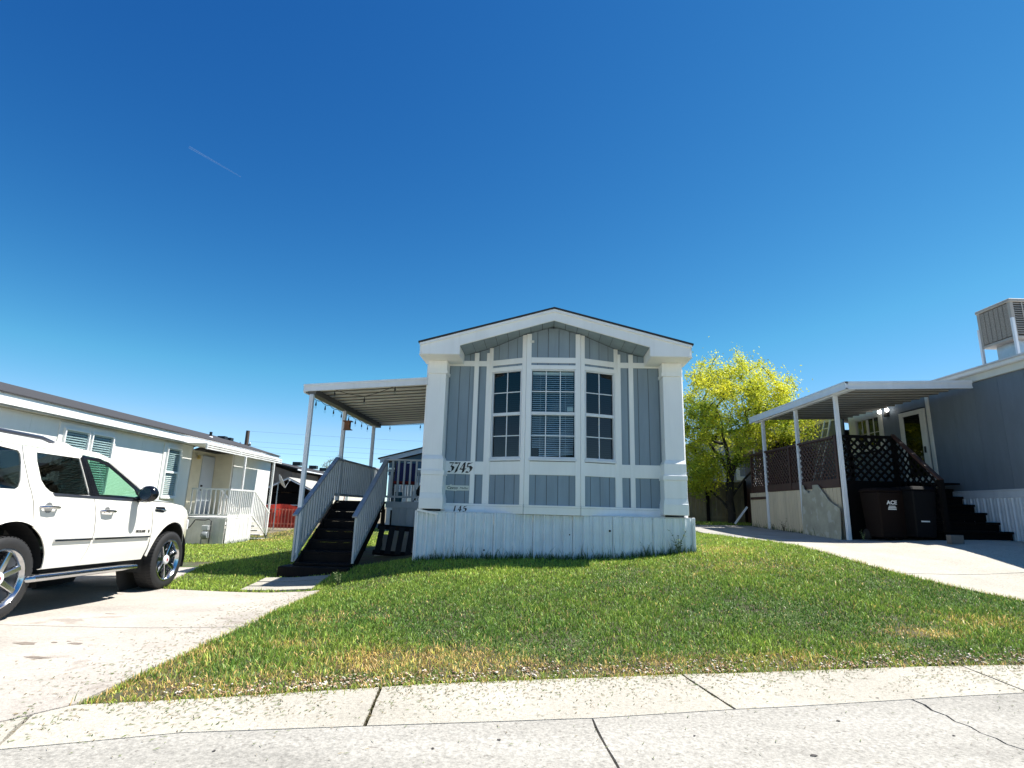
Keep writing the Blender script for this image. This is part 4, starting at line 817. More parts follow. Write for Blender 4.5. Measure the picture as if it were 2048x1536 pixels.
dr_ = MB(RT); dr_.box(9.955,10.0,13.33,13.50,2.32,4.17); dr_.box(9.955,10.0,14.08,14.22,2.32,4.17); dr_.box(9.955,10.0,13.502,14.078,4.06,4.17); dr_.box(9.955,10.0,13.502,14.078,2.32,2.55); dr_ = dr_.build('door', RTRIM, rh, bevel=.005)
RB(9.975,9.98,13.50,14.08,2.55,4.06).build('pane', GLASSDK, dr_); RB(9.925,9.957,13.40,13.43,3.1,3.25).build('handle', BLACK, dr_)
XR = RT @ Matrix.Translation((10,0,0)) @ Matrix.Rotation(-PI/2,4,'Z')      # local x -> -y, local y -> +x into wall
wr = window(rh, XR, -16.10, -15.02, 3.40, 4.28, 4, 2, mat_glass=GLASS, blind=False, frame=RTRIM, fw=.04, split=False)
cs = MB(XR); cs.box(-16.40,-16.102,-.03,-.001,3.32,4.45); cs.box(-15.018,-14.9,-.03,-.001,3.32,4.45); cs.box(-16.10,-15.02,-.03,-.001,4.282,4.45); cs.build('casing', RTRIM, wr, bevel=.004)
MB(XR).box(-15.60,-15.54,-.02,.02,3.44,4.25).build('stile', RTRIM, wr)
fl = MB(RT); fl.box(9.93,9.998,14.60,14.74,4.18,4.30); fl = fl.build('flood_light', BLACK, rh)
LAMP = bpy.data.materials.new('lit_lamp'); LAMP.use_nodes = True; LAMP.node_tree.nodes['Principled BSDF'].inputs['Emission Color'].default_value = (1,.97,.9,1); LAMP.node_tree.nodes['Principled BSDF'].inputs['Emission Strength'].default_value = 3
for y in (14.52,14.82): MB(RT).lathe([(0,-.05),(.045,-.03),(.06,0),(.045,.03),(0,.05)], (9.88,y,4.33), 'x', 12).build('bulb', LAMP, fl, smooth=True)
RB(9.94,9.998,8.7,20.4,4.46,4.62).build('fascia_board', RTRIM, rh, bevel=.004); RB(9.84,9.938,8.7,20.35,4.60,4.70).build('gutter', WHITE2, rh, bevel=.02)
MB(RT).prism([(9.80,4.715),(12.2,5.02),(14.6,4.715),(14.6,4.68),(12.2,4.985),(9.80,4.68)], 'y', 8.6, 20.5).build('roof', M('pale_roof',(.55,.56,.57),.6,var=.1,scale=3), rh)
MB(RT).prism([(10.0,4.47),(14.4,4.47),(14.4,4.70),(12.2,4.97),(10.0,4.70)], 'y', 8.75, 8.79).build('gable', RW, rh); RB(10.0,14.4,8.75,8.79,1.0,4.468).build('end_wall', RW, rh); RB(10.0,14.4,20.31,20.35,1.0,4.68).build('end_wall', RW, rh); RB(14.38,14.42,8.8,20.3,1.0,4.68).build('rear_wall', RW, rh)
RB(9.96,10.0,8.8,20.3,2.0,2.14).build('belt_board', RSK, rh, bevel=.004); RB(9.945,9.998,8.8,20.3,2.142,2.165).build('belt_cap', RSK, rh)
def rbot(c): return hz1(c.x+10, c.y+14)-.1-1.1
skirt_panels(rh, (-.012,6.3), (-.012,-5.2), 2.0-1.1, rbot, 17, RSK, rib=.04)

ra_ = thing('patio_awning', 'white metal awning on three posts beside the blue grey home', 'awning', (7.3,14,1.1)); AT = Matrix.Translation((-7.3,-14,-1.1))
def a2(x): return 4.27+(x-7.15)*(.10/2.7)
PAN2 = M('awning_pan_grey',(.32,.32,.29),.5,var=.06,scale=3)
for y in (12.4,14.2,16.1):
    m = MB(AT); zb = hz1(7.3,y)-.02; m.box(7.26,7.34,y-.04,y+.04,zb,4.20); m.box(7.245,7.355,y-.012,y+.012,zb,4.195); m.build('post', WHITE2, ra_, bevel=.006)
for k in range(16):
    d0 = 11.72+k*.30; d1 = d0+.298; prof = [(d0,.03),(d0,.0),(d0+.035,.0),(d0+.04,.03),(d0+.135,.03),(d0+.14,.012),(d0+.175,.012),(d0+.18,.03),(d1,.03)]; pan = MB(AT)
    for (dd,o) in prof: pan.v += [(7.17,dd,a2(7.17)+o),(9.835,dd,a2(9.835)+o)]
    for i in range(len(prof)-1): pan.f.append((2*i,2*i+1,2*i+3,2*i+2))
    pan.build('roof_pan', PAN2, ra_); MB(AT).hexa([(7.18,d0+.002,a2(7.18)-.012),(9.83,d0+.002,a2(9.83)-.012),(9.83,d0+.033,a2(9.83)-.012),(7.18,d0+.033,a2(7.18)-.012)],[(7.18,d0+.002,a2(7.18)-.001),(9.83,d0+.002,a2(9.83)-.001),(9.83,d0+.033,a2(9.83)-.001),(7.18,d0+.033,a2(7.18)-.001)]).build('pan_joint_shade', JOINT_SHADE, ra_)
m = MB(AT)
for (ya,yb,za,zb) in ((11.66,11.70,-.06,.08),(11.64,11.70,.04,.095),(11.645,11.70,-.075,-.045)):
    m.hexa([(7.13,ya,a2(7.13)+za),(9.83,ya,a2(9.83)+za),(9.83,yb,a2(9.83)+za),(7.13,yb,a2(7.13)+za)],[(7.13,ya,a2(7.13)+zb),(9.83,ya,a2(9.83)+zb),(9.83,yb,a2(9.83)+zb),(7.13,yb,a2(7.13)+zb)])
m.build('front_fascia', WHITE2, ra_)
m = MB(AT); m.box(7.10,7.155,11.64,16.55,4.20,4.36); m.box(7.085,7.16,11.64,16.55,4.33,4.365); m.box(7.09,7.16,11.64,16.55,4.195,4.225); m.build('gutter', WHITE2, ra_)
MB(AT).box(7.25,7.35,11.72,16.5,4.20,a2(7.3)-.004).build('beam', WHITE2, ra_)

BROWN = M('brown_paint',(.05,.019,.012),.6,var=.2,scale=6); TAN = M('tan_boards',(.58,.49,.35),.75,var=.08,scale=4,bump=.2,bscale=30,stretch=(1,1,.2),rand=.06); DKB = M('near_black_wood',(.004,.0035,.0035),.9,spec=.12)
rk = thing('lattice_deck', 'dark brown lattice railed deck with tan skirting boards and side stairs', 'deck', (8.6,14.5,1.1)); DT = Matrix.Translation((-8.6,-14.5,-1.1))
def DB(*a): return MB(DT).box(*a)
for k in range(16): DB(7.32,9.93,12.5+k*.295,12.5+k*.295+.288,2.30,2.335).build('floor_board', DKB, rk)
ya = 12.56; k = 0
while ya < 17.2:
    yb = ya+.148; DB(7.30,7.32,ya,yb-.014,hz1(7.3,ya)-.05,2.18 if not 13.9 < ya < 14.05 else 2.18).build('skirt_board', TAN, rk); ya = yb; k += 1
DB(7.325,7.34,12.56,17.2,1.1,2.18).build('backing', DKB, rk); DB(7.285,7.319,12.5,17.2,2.185,2.30).build('rim_board', BROWN, rk); DB(7.33,8.56,12.5,12.53,1.05,2.298).build('front_board', DKB, rk)
DB(7.27,7.30,16.2,17.2,1.99,2.06).build('ledger', BROWN, rk)
for y in (12.55,14.7,17.05): DB(7.27,7.34,y-.035,y+.035,2.20,3.34).build('rail_post', BROWN, rk, bevel=.004)
for (ya,yb) in ((12.59,14.66),(14.74,17.01)):
    DB(7.26,7.35,ya,yb,3.28,3.33).build('top_rail', BROWN, rk); DB(7.285,7.325,ya,yb,2.30,2.37).build('bottom_rail', BROWN, rk)
def lattice(poly, to3, sp=.098, w_=.035, th=.008, mat=BROWN):
    """diagonal slats clipped to a convex polygon in (u, v)"""
    mb = MB(DT)
    for sgn, lay in ((1,0),(-1,1)):
        n = Vector((1,-sgn)).normalized(); dd = Vector((sgn,1)).normalized() if sgn > 0 else Vector((-1,1)).normalized(); n = Vector((dd.y,-dd.x))
        pr = [Vector(p).dot(n) for p in poly]; c = min(pr)+sp/2
        while c < max(pr):
            lo, hi = -1e9, 1e9; o = n*c
            for i in range(len(poly)):
                a = Vector(poly[i]); b = Vector(poly[(i+1)%len(poly)]); e = b-a; m = Vector((-e.y,e.x))
                den = dd.dot(m); num = (a-o).dot(m)
                if abs(den) < 1e-9: continue
                t = num/den
                if den > 0: lo = max(lo,t)
                else: hi = min(hi,t)
            if hi-lo > .03:
                q = [o+dd*lo-n*w_/2, o+dd*lo+n*w_/2, o+dd*hi+n*w_/2, o+dd*hi-n*w_/2]
                mb.hexa([to3(p.x,p.y,lay*th) for p in q], [to3(p.x,p.y,lay*th+th*.9) for p in q])
            c += sp
    mb.build('lattice', mat, rk)['kind'] = 'stuff'
lattice([(12.59,2.37),(14.66,2.37),(14.66,3.28),(12.59,3.28)], lambda u,v,o: (7.295+o,u,v)); lattice([(14.74,2.37),(17.01,2.37),(17.01,3.28),(14.74,3.28)], lambda u,v,o: (7.295+o,u,v))
DB(7.345,8.60,12.47,12.55,3.28,3.34).build('top_rail', DKB, rk); DB(8.52,8.60,12.46,12.54,2.2,3.279).build('rail_post', DKB, rk)
lattice([(7.35,2.34),(8.52,2.34),(8.52,3.28),(7.35,3.28)], lambda u,v,o: (u,12.49+o,v), mat=DKB, sp=.125, w_=.05)
lattice([(11.30,1.55),(12.46,2.30),(12.46,3.32),(11.30,2.28)], lambda u,v,o: (8.55+o,u,v), mat=DKB, sp=.125, w_=.05)
MB(DT).bar((8.56,12.5,3.36),(8.56,11.24,2.30),.08,.05).build('stair_rail', BROWN, rk); DB(8.52,8.60,11.22,11.30,1.3,2.31).build('rail_post', DKB, rk)
for z,yf in ((2.21,12.72),(2.044,12.47),(1.87,12.19),(1.70,11.91),(1.512,11.63),(1.338,11.35)):
    DB(8.54,9.93,yf-.02,min(yf+.31,12.97),z-.045,z).build('tread', DKB, rk, bevel=.006); DB(8.56,9.92,yf+.02,yf+.05,z-.175,z-.046).build('riser', DKB, rk)
    DB(8.56,8.60,yf,yf+.275,hz1(8.58,yf)-.05,z-.047).build('stringer', DKB, rk); DB(9.88,9.92,yf+.052,yf+.275,hz1(9.9,yf)-.05,z-.047).build('stringer', DKB, rk)
# broken sheet panel
pn = MB(); pn.prism([(14.1,1.07),(14.1,2.29),(14.02,2.28),(13.97,2.18),(13.85,2.14),(13.78,2.08),(13.58,2.15),(13.60,2.27),(13.36,2.27),(13.05,2.02),(12.92,1.90),(12.5,1.72),(12.5,1.05)], 'x', 7.20, 7.215)
for i,v in enumerate(pn.v): pn.v[i] = (v[0]+(v[2]-1.05)*.05-.02, v[1], v[2])
pn = pn.build('sheet_panel', M('weathered_sheet',(.36,.345,.27),.85,var=.2,scale=2.5,bump=.2,bscale=12,spots=(4,.56,(.5,.5,.45),.6)), None); tag(pn, 'broken grey beige sheet panel leaning on the tan deck boards between two posts', 'panel')
# bins
def bin_(loc, col, label, s=1., ace=False):
    b = thing('wheelie_bin', label, 'bin', loc); m = M('bin_'+col, {'brown':(.009,.0045,.0032),'black':(.004,.004,.005)}[col], .75, var=.1, spec=.15)
    MB().hexa([(-.25*s,-.27,.06),(.25*s,-.27,.06),(.25*s,.25,.06),(-.25*s,.25,.06)],[(-.30*s,-.34,.98),(.30*s,-.34,.98),(.30*s,.30,.98),(-.30*s,.30,.98)]).build('body', m, b, bevel=.02)
    MB().hexa([(-.32*s,-.36,.982),(.32*s,-.36,.982),(.32*s,.34,.982),(-.32*s,.34,.982)],[(-.28*s,-.30,1.06),(.28*s,-.30,1.06),(.28*s,.32,1.06),(-.28*s,.32,1.06)]).build('lid', m, b, bevel=.02)
    for x in (-.24*s,.24*s): MB().lathe([(0,-.03),(.11,-.03),(.11,.03),(0,.03)], (x,.24,.11), 'x', 14).build('wheel', RUBBER, b)
    MB().tube([(-.25*s,.36,.98),(.25*s,.36,.98)], .016, 6).build('handle', m, b)
    return b
b1 = bin_((7.86,12.02,hz1(7.86,12.0)), 'brown', 'brown wheeled bin with a white ACE sticker behind the near awning post', ace=True)
WST = M('sticker_white',(.7,.7,.68),.5); tilt = Matrix.Rotation(.075,4,'X')
text('sticker_lettering', 'ACE', .105, WST, b1, Matrix.Translation((-.03,-.3265,.76)) @ tilt @ Matrix.Rotation(PI/2,4,'X'), bold=.004, spacing=1.05, extrude=.001)
for i,(zz,hh,ww) in enumerate(((.69,.014,.13),(.665,.018,.16),(.632,.026,.17))): MB(Matrix.Translation((-.03,-.3235-(zz-.675)*.076,zz)) @ tilt).box(-ww/2,ww/2,-.004,-.001,-hh/2,hh/2).build('sticker_line', WST, b1)
b2 = bin_((8.30,11.72,hz1(8.30,11.72)), 'black', 'black wheeled bin in deep shade between the brown bin and the stairs', .8); MB().box(-.11,.06,-.305,-.30,.36,.385).build('sticker', WST, b2)
bl = MB().box(-.12,.12,-.06,.06,0,.16).build('concrete_block', M('block',(.10,.10,.095),.9,var=.2), None, bevel=.006); bl.location = (8.22,10.65,hz1(8.22,10.65)-.005); tag(bl, 'small grey concrete block on the drive beside the dark stairs', 'block')
jar = thing('paint_tin', 'small white tin on the tan deck edge beside the near post', 'tin', (7.30,12.72,2.335)); jar.location = (7.42,12.62,2.335)
MB().lathe([(0,0),(.05,0),(.05,.11),(0,.11)], n=14).build('can', WST, jar, smooth=True); MB().lathe([(.052,.03),(.052,.075)], n=14).build('label_band', BLU, jar)
ld = thing('stepladder', 'pale metal ladder leaning on the blue grey home above the lattice', 'ladder', (9.55,17.3,2.335))
for y in (-.2,.2): MB().bar((-.25,y,0),(.32,y*.8,2.15),.05,.03).build('rail', WHITE2, ld)
for k in range(7): t = .1+k*.13; MB().bar((-.25+.57*t,-.19,2.15*t),(-.25+.57*t,.19,2.15*t),.05,.025).build('rung', WHITE2, ld)
# evaporative cooler on the roof
ac = thing('evaporative_cooler', 'beige evaporative cooler on metal legs on the right home roof', 'cooler', (10.4,11.08,4.75)); ACM = M('cooler_beige',(.38,.345,.30),.6,var=.08,scale=4,streak=((.22,.18,.14),.3)); ACP = M('cooler_pad',(.27,.24,.205),.85,var=.35,scale=40); ACD = M('cooler_dark',(.05,.045,.04),.8)
MB().box(0,1.0,0,.85,.50,.56).build('pan', ACM, ac, bevel=.006); MB().box(-.02,1.02,-.02,.87,1.30,1.37).build('lid', ACM, ac, bevel=.01); MB().box(.03,.97,.03,.82,.56,1.30).build('core', ACD, ac)
for x,y in ((0,0),(.93,0),(0,.78),(.93,.78)): MB().box(x,x+.07,y,y+.07,.56,1.30).build('corner_post', ACM, ac)
for k in range(6): MB().box(.002,.028,.075+k*.118,.075+k*.118+.108,.575,1.285).build('pad_panel', ACP, ac, bevel=.004)
for k in range(14): MB().hexa([(.08,.0,.60+k*.05),(.92,.0,.60+k*.05),(.92,.028,.625+k*.05),(.08,.028,.625+k*.05)],[(.08,.0,.612+k*.05),(.92,.0,.612+k*.05),(.92,.028,.637+k*.05),(.08,.028,.637+k*.05)]).build('louver', ACM, ac)
for x in (.25,.5,.75): MB().box(x-.012,x+.012,-.006,-.001,.58,1.29).build('louver_bar', ACM, ac)
MB().box(.18,.72,.14,.68,.06,.498).build('duct', GALV, ac)
for x,y,zb in ((-.015,-.015,.06),(.98,-.015,.12),(-.015,.83,.06),(.98,.83,.12)):
    lg = MB(); lg.box(x,x+.05,y,y+.006,zb,.95); lg.box(x,x+.006,y+.006,y+.05,zb,.95); lg.build('leg', WHITE2, ac)
MB().tube([(-.05,.9,.10),(-.1,1.6,.02),(-.15,3.4,-.01)], .012, 6).build('water_line', BLACK, ac)

# ================================================================== TREE
LEAF = leafmat('tree_leaf', .5, .45); BARK = M('bark',(.035,.028,.02),.9,var=.4,scale=12,bump=.6,bscale=30,stretch=(1,1,.3))
def make_tree(name, label, base, trunk_pts, attract, r_tip, leaf_n, leaf_len, cols, seed, limbs=(), spread=.2, cat='tree'):
    rr = np.random.default_rng(seed); t = thing(name, label, cat, base); N = [np.array(p, float) for p in trunk_pts]; par = [-1]+list(range(len(trunk_pts)-1))
    for lb in limbs:
        prev = lb[0]
        for p in lb[1]: N.append(np.array(p, float)); par.append(prev); prev = len(N)-1
    first = len(N); A = sorted(attract, key=lambda p: np.linalg.norm(p-N[len(trunk_pts)-1])); tips = []
    for p in A:
        P = np.array(N); d = np.linalg.norm(P-p, axis=1)+np.maximum(0, P[:,2]-p[2])*.7; d[:max(1,len(trunk_pts)-3)] += 5; i = int(np.argmin(d)); L = np.linalg.norm(p-N[i]); k = max(1, int(L/.28)); a = N[i].copy(); prev = i
        for j in range(1, k+1):
            q = a+(p-a)*(j/k)+rr.normal(0,.035,3)*(1 if j < k else .3); N.append(q); par.append(prev); prev = len(N)-1
        tips.append(prev)
    n = len(N); ch = np.zeros(n); rad2 = np.zeros(n)
    for i in range(n): 
        if par[i] >= 0: ch[par[i]] += 1
    for i in range(n-1, -1, -1):
        if ch[i] == 0: rad2[i] += r_tip**2.1
    order = sorted(range(n), key=lambda i: -i)
    dep = {}
    for i in order:
        if par[i] >= 0: rad2[par[i]] += rad2[i]
    R = rad2**(1/2.1)
    tr = MB(); br = MB()
    for i in range(n):
        if par[i] < 0: continue
        (tr if i < first else br).tube([N[par[i]], N[i]], [min(R[par[i]], R[i]*1.5), R[i]], 7 if R[i] > .03 else 4, caps=False)
    tr.build('trunk', BARK, t, smooth='all'); br.build('branches', BARK, t)['kind'] = 'stuff'
    # leaves on the thin nodes
    src = [i for i in range(first, n) if R[i] < r_tip*2.6]; P = np.array([N[i] for i in src]); idx = rr.integers(0, len(P), leaf_n)
    prt = np.array([N[par[i]] for i in src]); tt = rr.random((leaf_n,1)); c = P[idx]*tt+prt[idx]*(1-tt)+rr.normal(0,spread,(leaf_n,3))*rr.random((leaf_n,1))**.6
    dirv = rr.normal(0,1,(leaf_n,3)); dirv[:,2] -= .25; dirv /= np.linalg.norm(dirv,axis=1,keepdims=True); o = np.cross(dirv, rr.normal(0,1,(leaf_n,3))); o /= np.linalg.norm(o,axis=1,keepdims=True); ln = leaf_len*rr.uniform(.6,1.4,(leaf_n,1)); wd = ln*.38
    V = np.stack([c, c+dirv*ln*.5+o*wd*.5, c+dirv*ln, c+dirv*ln*.5-o*wd*.5], 1).reshape(-1,3); b = np.arange(leaf_n)*4; T = np.concatenate([np.stack([b,b+1,b+2],-1), np.stack([b,b+2,b+3],-1)])
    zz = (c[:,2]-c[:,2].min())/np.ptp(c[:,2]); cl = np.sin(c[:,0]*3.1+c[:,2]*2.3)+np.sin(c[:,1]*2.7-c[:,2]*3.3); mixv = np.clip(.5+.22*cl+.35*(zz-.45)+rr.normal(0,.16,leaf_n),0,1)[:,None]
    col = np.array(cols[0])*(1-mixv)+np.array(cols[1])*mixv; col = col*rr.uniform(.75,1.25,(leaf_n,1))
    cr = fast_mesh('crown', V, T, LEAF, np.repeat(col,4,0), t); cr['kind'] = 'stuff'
    return t
def ellip(n, c, r, rng, lo=-9, hollow=.35):
    o = []
    while len(o) < n:
        p = rng.uniform(-1,1,3); d = np.linalg.norm(p)
        if hollow < d < 1:
            wob = 1+.13*math.sin(5*math.atan2(p[1],p[0])+3*p[2])+.1*math.sin(7*p[2]+4*p[0])
            q = np.array(c)+p*np.array(r)*wob
            if q[2] > lo: o.append(q)
    return o
rg_ = np.random.default_rng(5)
tb = (7.2,18.6,hz1(7.2,18.6)-.03)
att = ellip(390,(.35,0,3.45),(2.15,1.9,2.15),rg_,lo=1.95)+ellip(60,(-.95,-.1,1.6),(.75,.8,.65),rg_,lo=.85,hollow=.1)+ellip(30,(1.6,0,2.1),(.8,.8,.6),rg_,hollow=.1)
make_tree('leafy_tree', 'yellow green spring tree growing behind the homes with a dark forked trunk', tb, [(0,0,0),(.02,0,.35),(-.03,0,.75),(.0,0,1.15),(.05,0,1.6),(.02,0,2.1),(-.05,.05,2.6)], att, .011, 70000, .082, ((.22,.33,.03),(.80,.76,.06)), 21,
          limbs=((2,((.22,0,1.1),(.5,.0,1.45),(.8,0,1.75),(1.05,.05,2.1),(1.25,.1,2.5))),(1,((-.3,0,.75),(-.6,-.05,1.0),(-.95,-.05,1.25),(-1.25,-.05,1.45))),(4,((-.25,0,2.1),(-.55,.1,2.6),(-.85,.1,3.1))),(4,((.3,0,2.1),(.55,-.1,2.7),(.7,-.1,3.3)))), spread=.19)

# ================================================================== BACKGROUND RIGHT
fe = thing('plank_fence', 'tan plank fence in the shade behind the tree trunk', 'fence', (5.5,19.5,1.2)); FT = Matrix.Translation((-5.5,-19.5,-1.2)); FTAN = M('fence_tan',(.24,.20,.12),.8,var=.15,scale=4,rand=.1)
x = 3.35
while x < 8.1: MB(FT).box(x,x+.135,19.5,19.52,1.15,2.64+random.uniform(-.01,.01)).build('plank', FTAN, fe); x += .143
for z in (1.4,2.1,2.5): MB(FT).box(3.35,8.15,19.46,19.499,z,z+.08).build('rail', FTAN, fe)
for x in (3.4,5.1,6.75,8.05): MB(FT).box(x-.05,x+.05,19.40,19.458,1.1,2.7).build('post', DARKWOOD, fe)
gh = thing('mobile_home', 'grey panelled home behind the tree trunk with one small white window', 'mobile home', (10.5,24,1.3)); GT = Matrix.Translation((-10.5,-24,-1.3)); GW = M('far_grey_siding',(.30,.31,.36),.7,var=.08,scale=4,rand=.04)
x = 8.5
while x < 13.1: MB(GT).box(x,x+.196,22,22.04,2.12,4.7).build('siding_board', GW, gh); x += .2
MB(GT).box(8.48,13.1,22.05,28,1.1,4.7).build('body', GW, gh); MB(GT).box(8.45,13.1,21.97,22.04,2.0,2.115).build('belt_board', WHITE, gh); MB(GT).box(8.5,13.1,22,22.04,1.1,1.998).build('skirt', GW, gh)
MB(GT).prism([(8.2,4.68),(10.8,5.3),(13.4,4.68),(13.4,4.62),(10.8,5.24),(8.2,4.62)], 'y', 21.7, 28.3).build('roof', SHINGLE, gh); MB(GT).prism([(8.5,4.6),(10.8,5.2),(13.1,4.6)], 'y', 22.02, 22.06).build('gable', GW, gh)
gw_ = window(gh, GT @ Matrix.Translation((0,21.995,0)), 8.92,9.45,2.98,3.92,2,3,blind=False,frame=WHITE,split=False); m = MB(GT); m.box(8.80,8.918,21.95,21.998,2.85,4.02); m.box(9.452,9.56,21.95,21.998,2.85,4.02); m.box(8.918,9.452,21.95,21.998,3.93,4.02); m.box(8.918,9.452,21.95,21.998,2.85,2.93); m.build('casing', WHITE, gw_)
MB(GT).box(8.92,9.45,22.041,22.045,2.98,3.92).build('window_recess', ROOM, gw_)
pp = MB().bar((6.85,17.45,1.27),(7.24,17.42,1.78),.05,.05).build('leaning_pole', WHITE2, None); tag(pp, 'white pole leaning on the far end of the tan boards', 'pole')
sh = thing('garden_shed', 'small dark shed with a boarded gable roof beyond the lattice deck', 'shed', (8.75,18.4,1.2)); ST = Matrix.Translation((-8.75,-18.4,-1.2)); SHR = M('shed_roof_board',(.26,.21,.16),.8,var=.15,scale=6,rand=.1)
MB(ST).box(7.95,9.55,17.75,19.1,1.1,3.45).build('wall', BROWN, sh); MB(ST).prism([(7.95,3.452),(8.75,3.92),(9.55,3.452)], 'y', 17.76, 19.09).build('gable', BROWN, sh)
for s in (-1,1):
    for k in range(7):
        a, b = k*.158, k*.158+.15; zf = lambda q: 4.02-q*.58
        MB(ST).hexa([(8.75+s*a,17.5,zf(a)),(8.75+s*b,17.5,zf(b)),(8.75+s*b,19.3,zf(b)),(8.75+s*a,19.3,zf(a))],[(8.75+s*a,17.5,zf(a)+.03),(8.75+s*b,17.5,zf(b)+.045),(8.75+s*b,19.3,zf(b)+.045),(8.75+s*a,19.3,zf(a)+.03)]).build('roof_board', SHR, sh)
def dish(loc, label, pole, rot, r=.3, mat=None):
    t = thing('satellite_dish', label, 'satellite dish', (loc[0],loc[1],loc[2]-pole)); mat = mat or M('dish_white',(.62,.62,.6),.5)
    t.rotation_euler = (0,0,rot); MB().tube([(0,0,0),(0,0,pole-.05),(0,-.06,pole)], .022, 8).build('mast', GALV, t)
    xf = Matrix.Translation((0,-.08,pole)) @ Matrix.Rotation(math.radians(62),4,'X')
    MB(xf).lathe([(0,0),(r*.5,.02),(r,.08),(r*1.01,.075),(r*.5,.01),(0,-.012)], n=24).build('reflector', mat, t, smooth=True); MB(xf).tube([(0,-r,.08),(0,-r*.3,.38)], .012, 6).build('feed_arm', GALV, t); MB(xf).box(-.04,.04,-r*.3-.03,-r*.3+.03,.36,.43).build('feed_horn', mat, t)
    return t
dish((7.62,17.55,3.68), 'grey green satellite dish on a mast beside the tree and the awning', 3.68-hz1(7.62,17.55), -.6, .16, M('dish_grey',(.20,.23,.20),.6))

# ================================================================== BACKGROUND LEFT
dish((-10.35,25.6,2.45), 'white satellite dish on a mast beyond the white home', 2.45-hz1(-10.35,25.6), 2.1, .33)
rf = thing('picket_fence', 'red plastic picket fence with sagging red netting beyond the lawn', 'fence', (-11,27.5,.35)); RFT = Matrix.Translation((11,-27.5,-.35)); REDP = M('red_plastic',(.62,.06,.03),.5,var=.2,scale=8); REDL = M('faded_red',(.70,.20,.13),.6)
for k in range(22): x = -13.2+k*.16; MB(RFT).box(x,x+.05,27.5,27.52,hz1(x,27.5)-.03,1.28).build('picket', REDL, rf)
for z in (.55,1.2): MB(RFT).box(-13.3,-9.6,27.522,27.55,z,z+.06).build('rail', REDL, rf)
MB(RFT).grid(lambda u,v: (-13.2+3.6*u, 27.62+.06*math.sin(17*u+3*v), .38+v*(.95+.16*math.sin(2.6*u+.6)+.05*math.sin(11*u))), 24, 6).build('netting', REDP, rf)
cp = thing('open_shed', 'dark open fronted shed with a grey shingled gable roof', 'shed', (-12.4,32,.4)); CT = Matrix.Translation((12.4,-32,-.4))
MB(CT).box(-13.8,-11.0,33.2,36,.3,2.2).build('wall', DKB, cp); MB(CT).box(-13.75,-13.68,32,33.2,.3,2.1).build('post', WHITE2, cp); MB(CT).box(-11.1,-11.03,32,33.2,.3,2.2).build('post', DKB, cp); MB(CT).prism([(-13.8,2.1),(-12.3,2.82),(-10.9,2.2)], 'y', 32.0, 32.04).build('gable', DKB, cp); MB(CT).box(-13.7,-11.1,32.0,32.05,1.42,1.46).build('rail', WHITE2, cp); MB(CT).box(-13.7,-11.1,32.06,32.1,1.46,2.1).build('shade_sheet', DKB, cp)  # near-black wall and front sheet carry the shade of the open front
GSH = M('grey_shingle_light',(.33,.32,.29),.9,var=.15,scale=10)
for (xa,za,xb,zb) in ((-12.3,2.9,-14.05,2.02),(-12.3,2.9,-10.6,2.12)): MB(CT).prism([(xa,za),(xb,zb),(xb,zb+.06),(xa,za+.06)], 'y', 31.7, 36.3).build('roof', GSH, cp); MB(CT).prism([(xa,za-.06),(xb,zb-.06),(xb,zb-.005),(xa,za-.005)], 'y', 31.68, 31.72).build('fascia', WHITE2, cp)
bt = thing('mobile_home', 'brown and cream mobile home far behind the white one', 'mobile home', (-14,38,.5)); BT = Matrix.Translation((14,-38,-.5)); BRN = M('far_brown',(.16,.125,.10),.8,var=.2,scale=3,spots=(1.4,.6,(.05,.04,.035),.7)); RBR = M('far_red_brown',(.22,.09,.055),.7); CRM = M('far_cream',(.66,.62,.52),.7)
MB(BT).box(-17,-12.6,33.0,37.6,.4,3.3).build('brown_wall', BRN, bt); MB(BT).box(-17,-12.62,37.62,52,.4,2.9).build('cream_wall', CRM, bt); MB(BT).box(-12.62,-12.55,37.6,52,2.92,3.14).build('band', BRN, bt); MB(BT).box(-12.5,-12.3,37.5,52,3.14,3.36).build('fascia', RBR, bt)
MB(BT).prism([(-12.2,3.52),(-14.8,4.1),(-17.2,3.5),(-17.2,3.42),(-14.8,4.02),(-12.2,3.44)], 'y', 32.7, 52.3).build('roof', SHINGLE, bt); MB(BT).box(-12.22,-12.18,32.7,52.3,3.40,3.47).build('drip_edge', WHITE2, bt); MB(BT).prism([(-12.6,3.3),(-14.8,3.95),(-17,3.3)], 'y', 33.02, 33.06).build('gable', BRN, bt)
for y in (39.6,44): 
    wv = MB(BT).box(-12.61,-12.57,y,y+.9,1.8,2.75).build('window', WHITE, bt); MB(BT).box(-12.565,-12.56,y+.1,y+.8,1.9,2.65).build('pane', M('far_pane',(.12,.13,.13),.2), wv); MB(BT).box(-12.605,-12.60,y-.15,y-.01,1.7,2.85).build('shutter', RBR, wv)
for y in (36,39,41.2): MB(BT).box(-13.8,-13.3,y,y+.4,3.9,4.12).build('roof_vent', BLACK, bt)
bb = thing('mobile_home', 'dark blue home with a pale gable seen behind the deck railing', 'mobile home', (-3.4,27,.6)); BBT = Matrix.Translation((3.4,-27,-.6)); BLW = M('far_blue_siding',(.045,.10,.17),.7,var=.08,scale=5); LGY = M('far_light_grey',(.40,.44,.50),.6)
MB(BBT).box(-5.55,-1.2,26,38,2.9,3.45).build('upper_wall', BLW, bb); MB(BBT).box(-5.52,-1.2,26.02,38,.4,2.898).build('lower_wall', LGY, bb); MB(BBT).box(-5.6,-1.2,25.95,25.998,3.16,3.24).build('band', WHITE, bb)
MB(BBT).prism([(-5.55,3.455),(-3.4,4.1),(-1.2,3.455)], 'y', 26.0, 26.05).build('gable', BLW, bb)
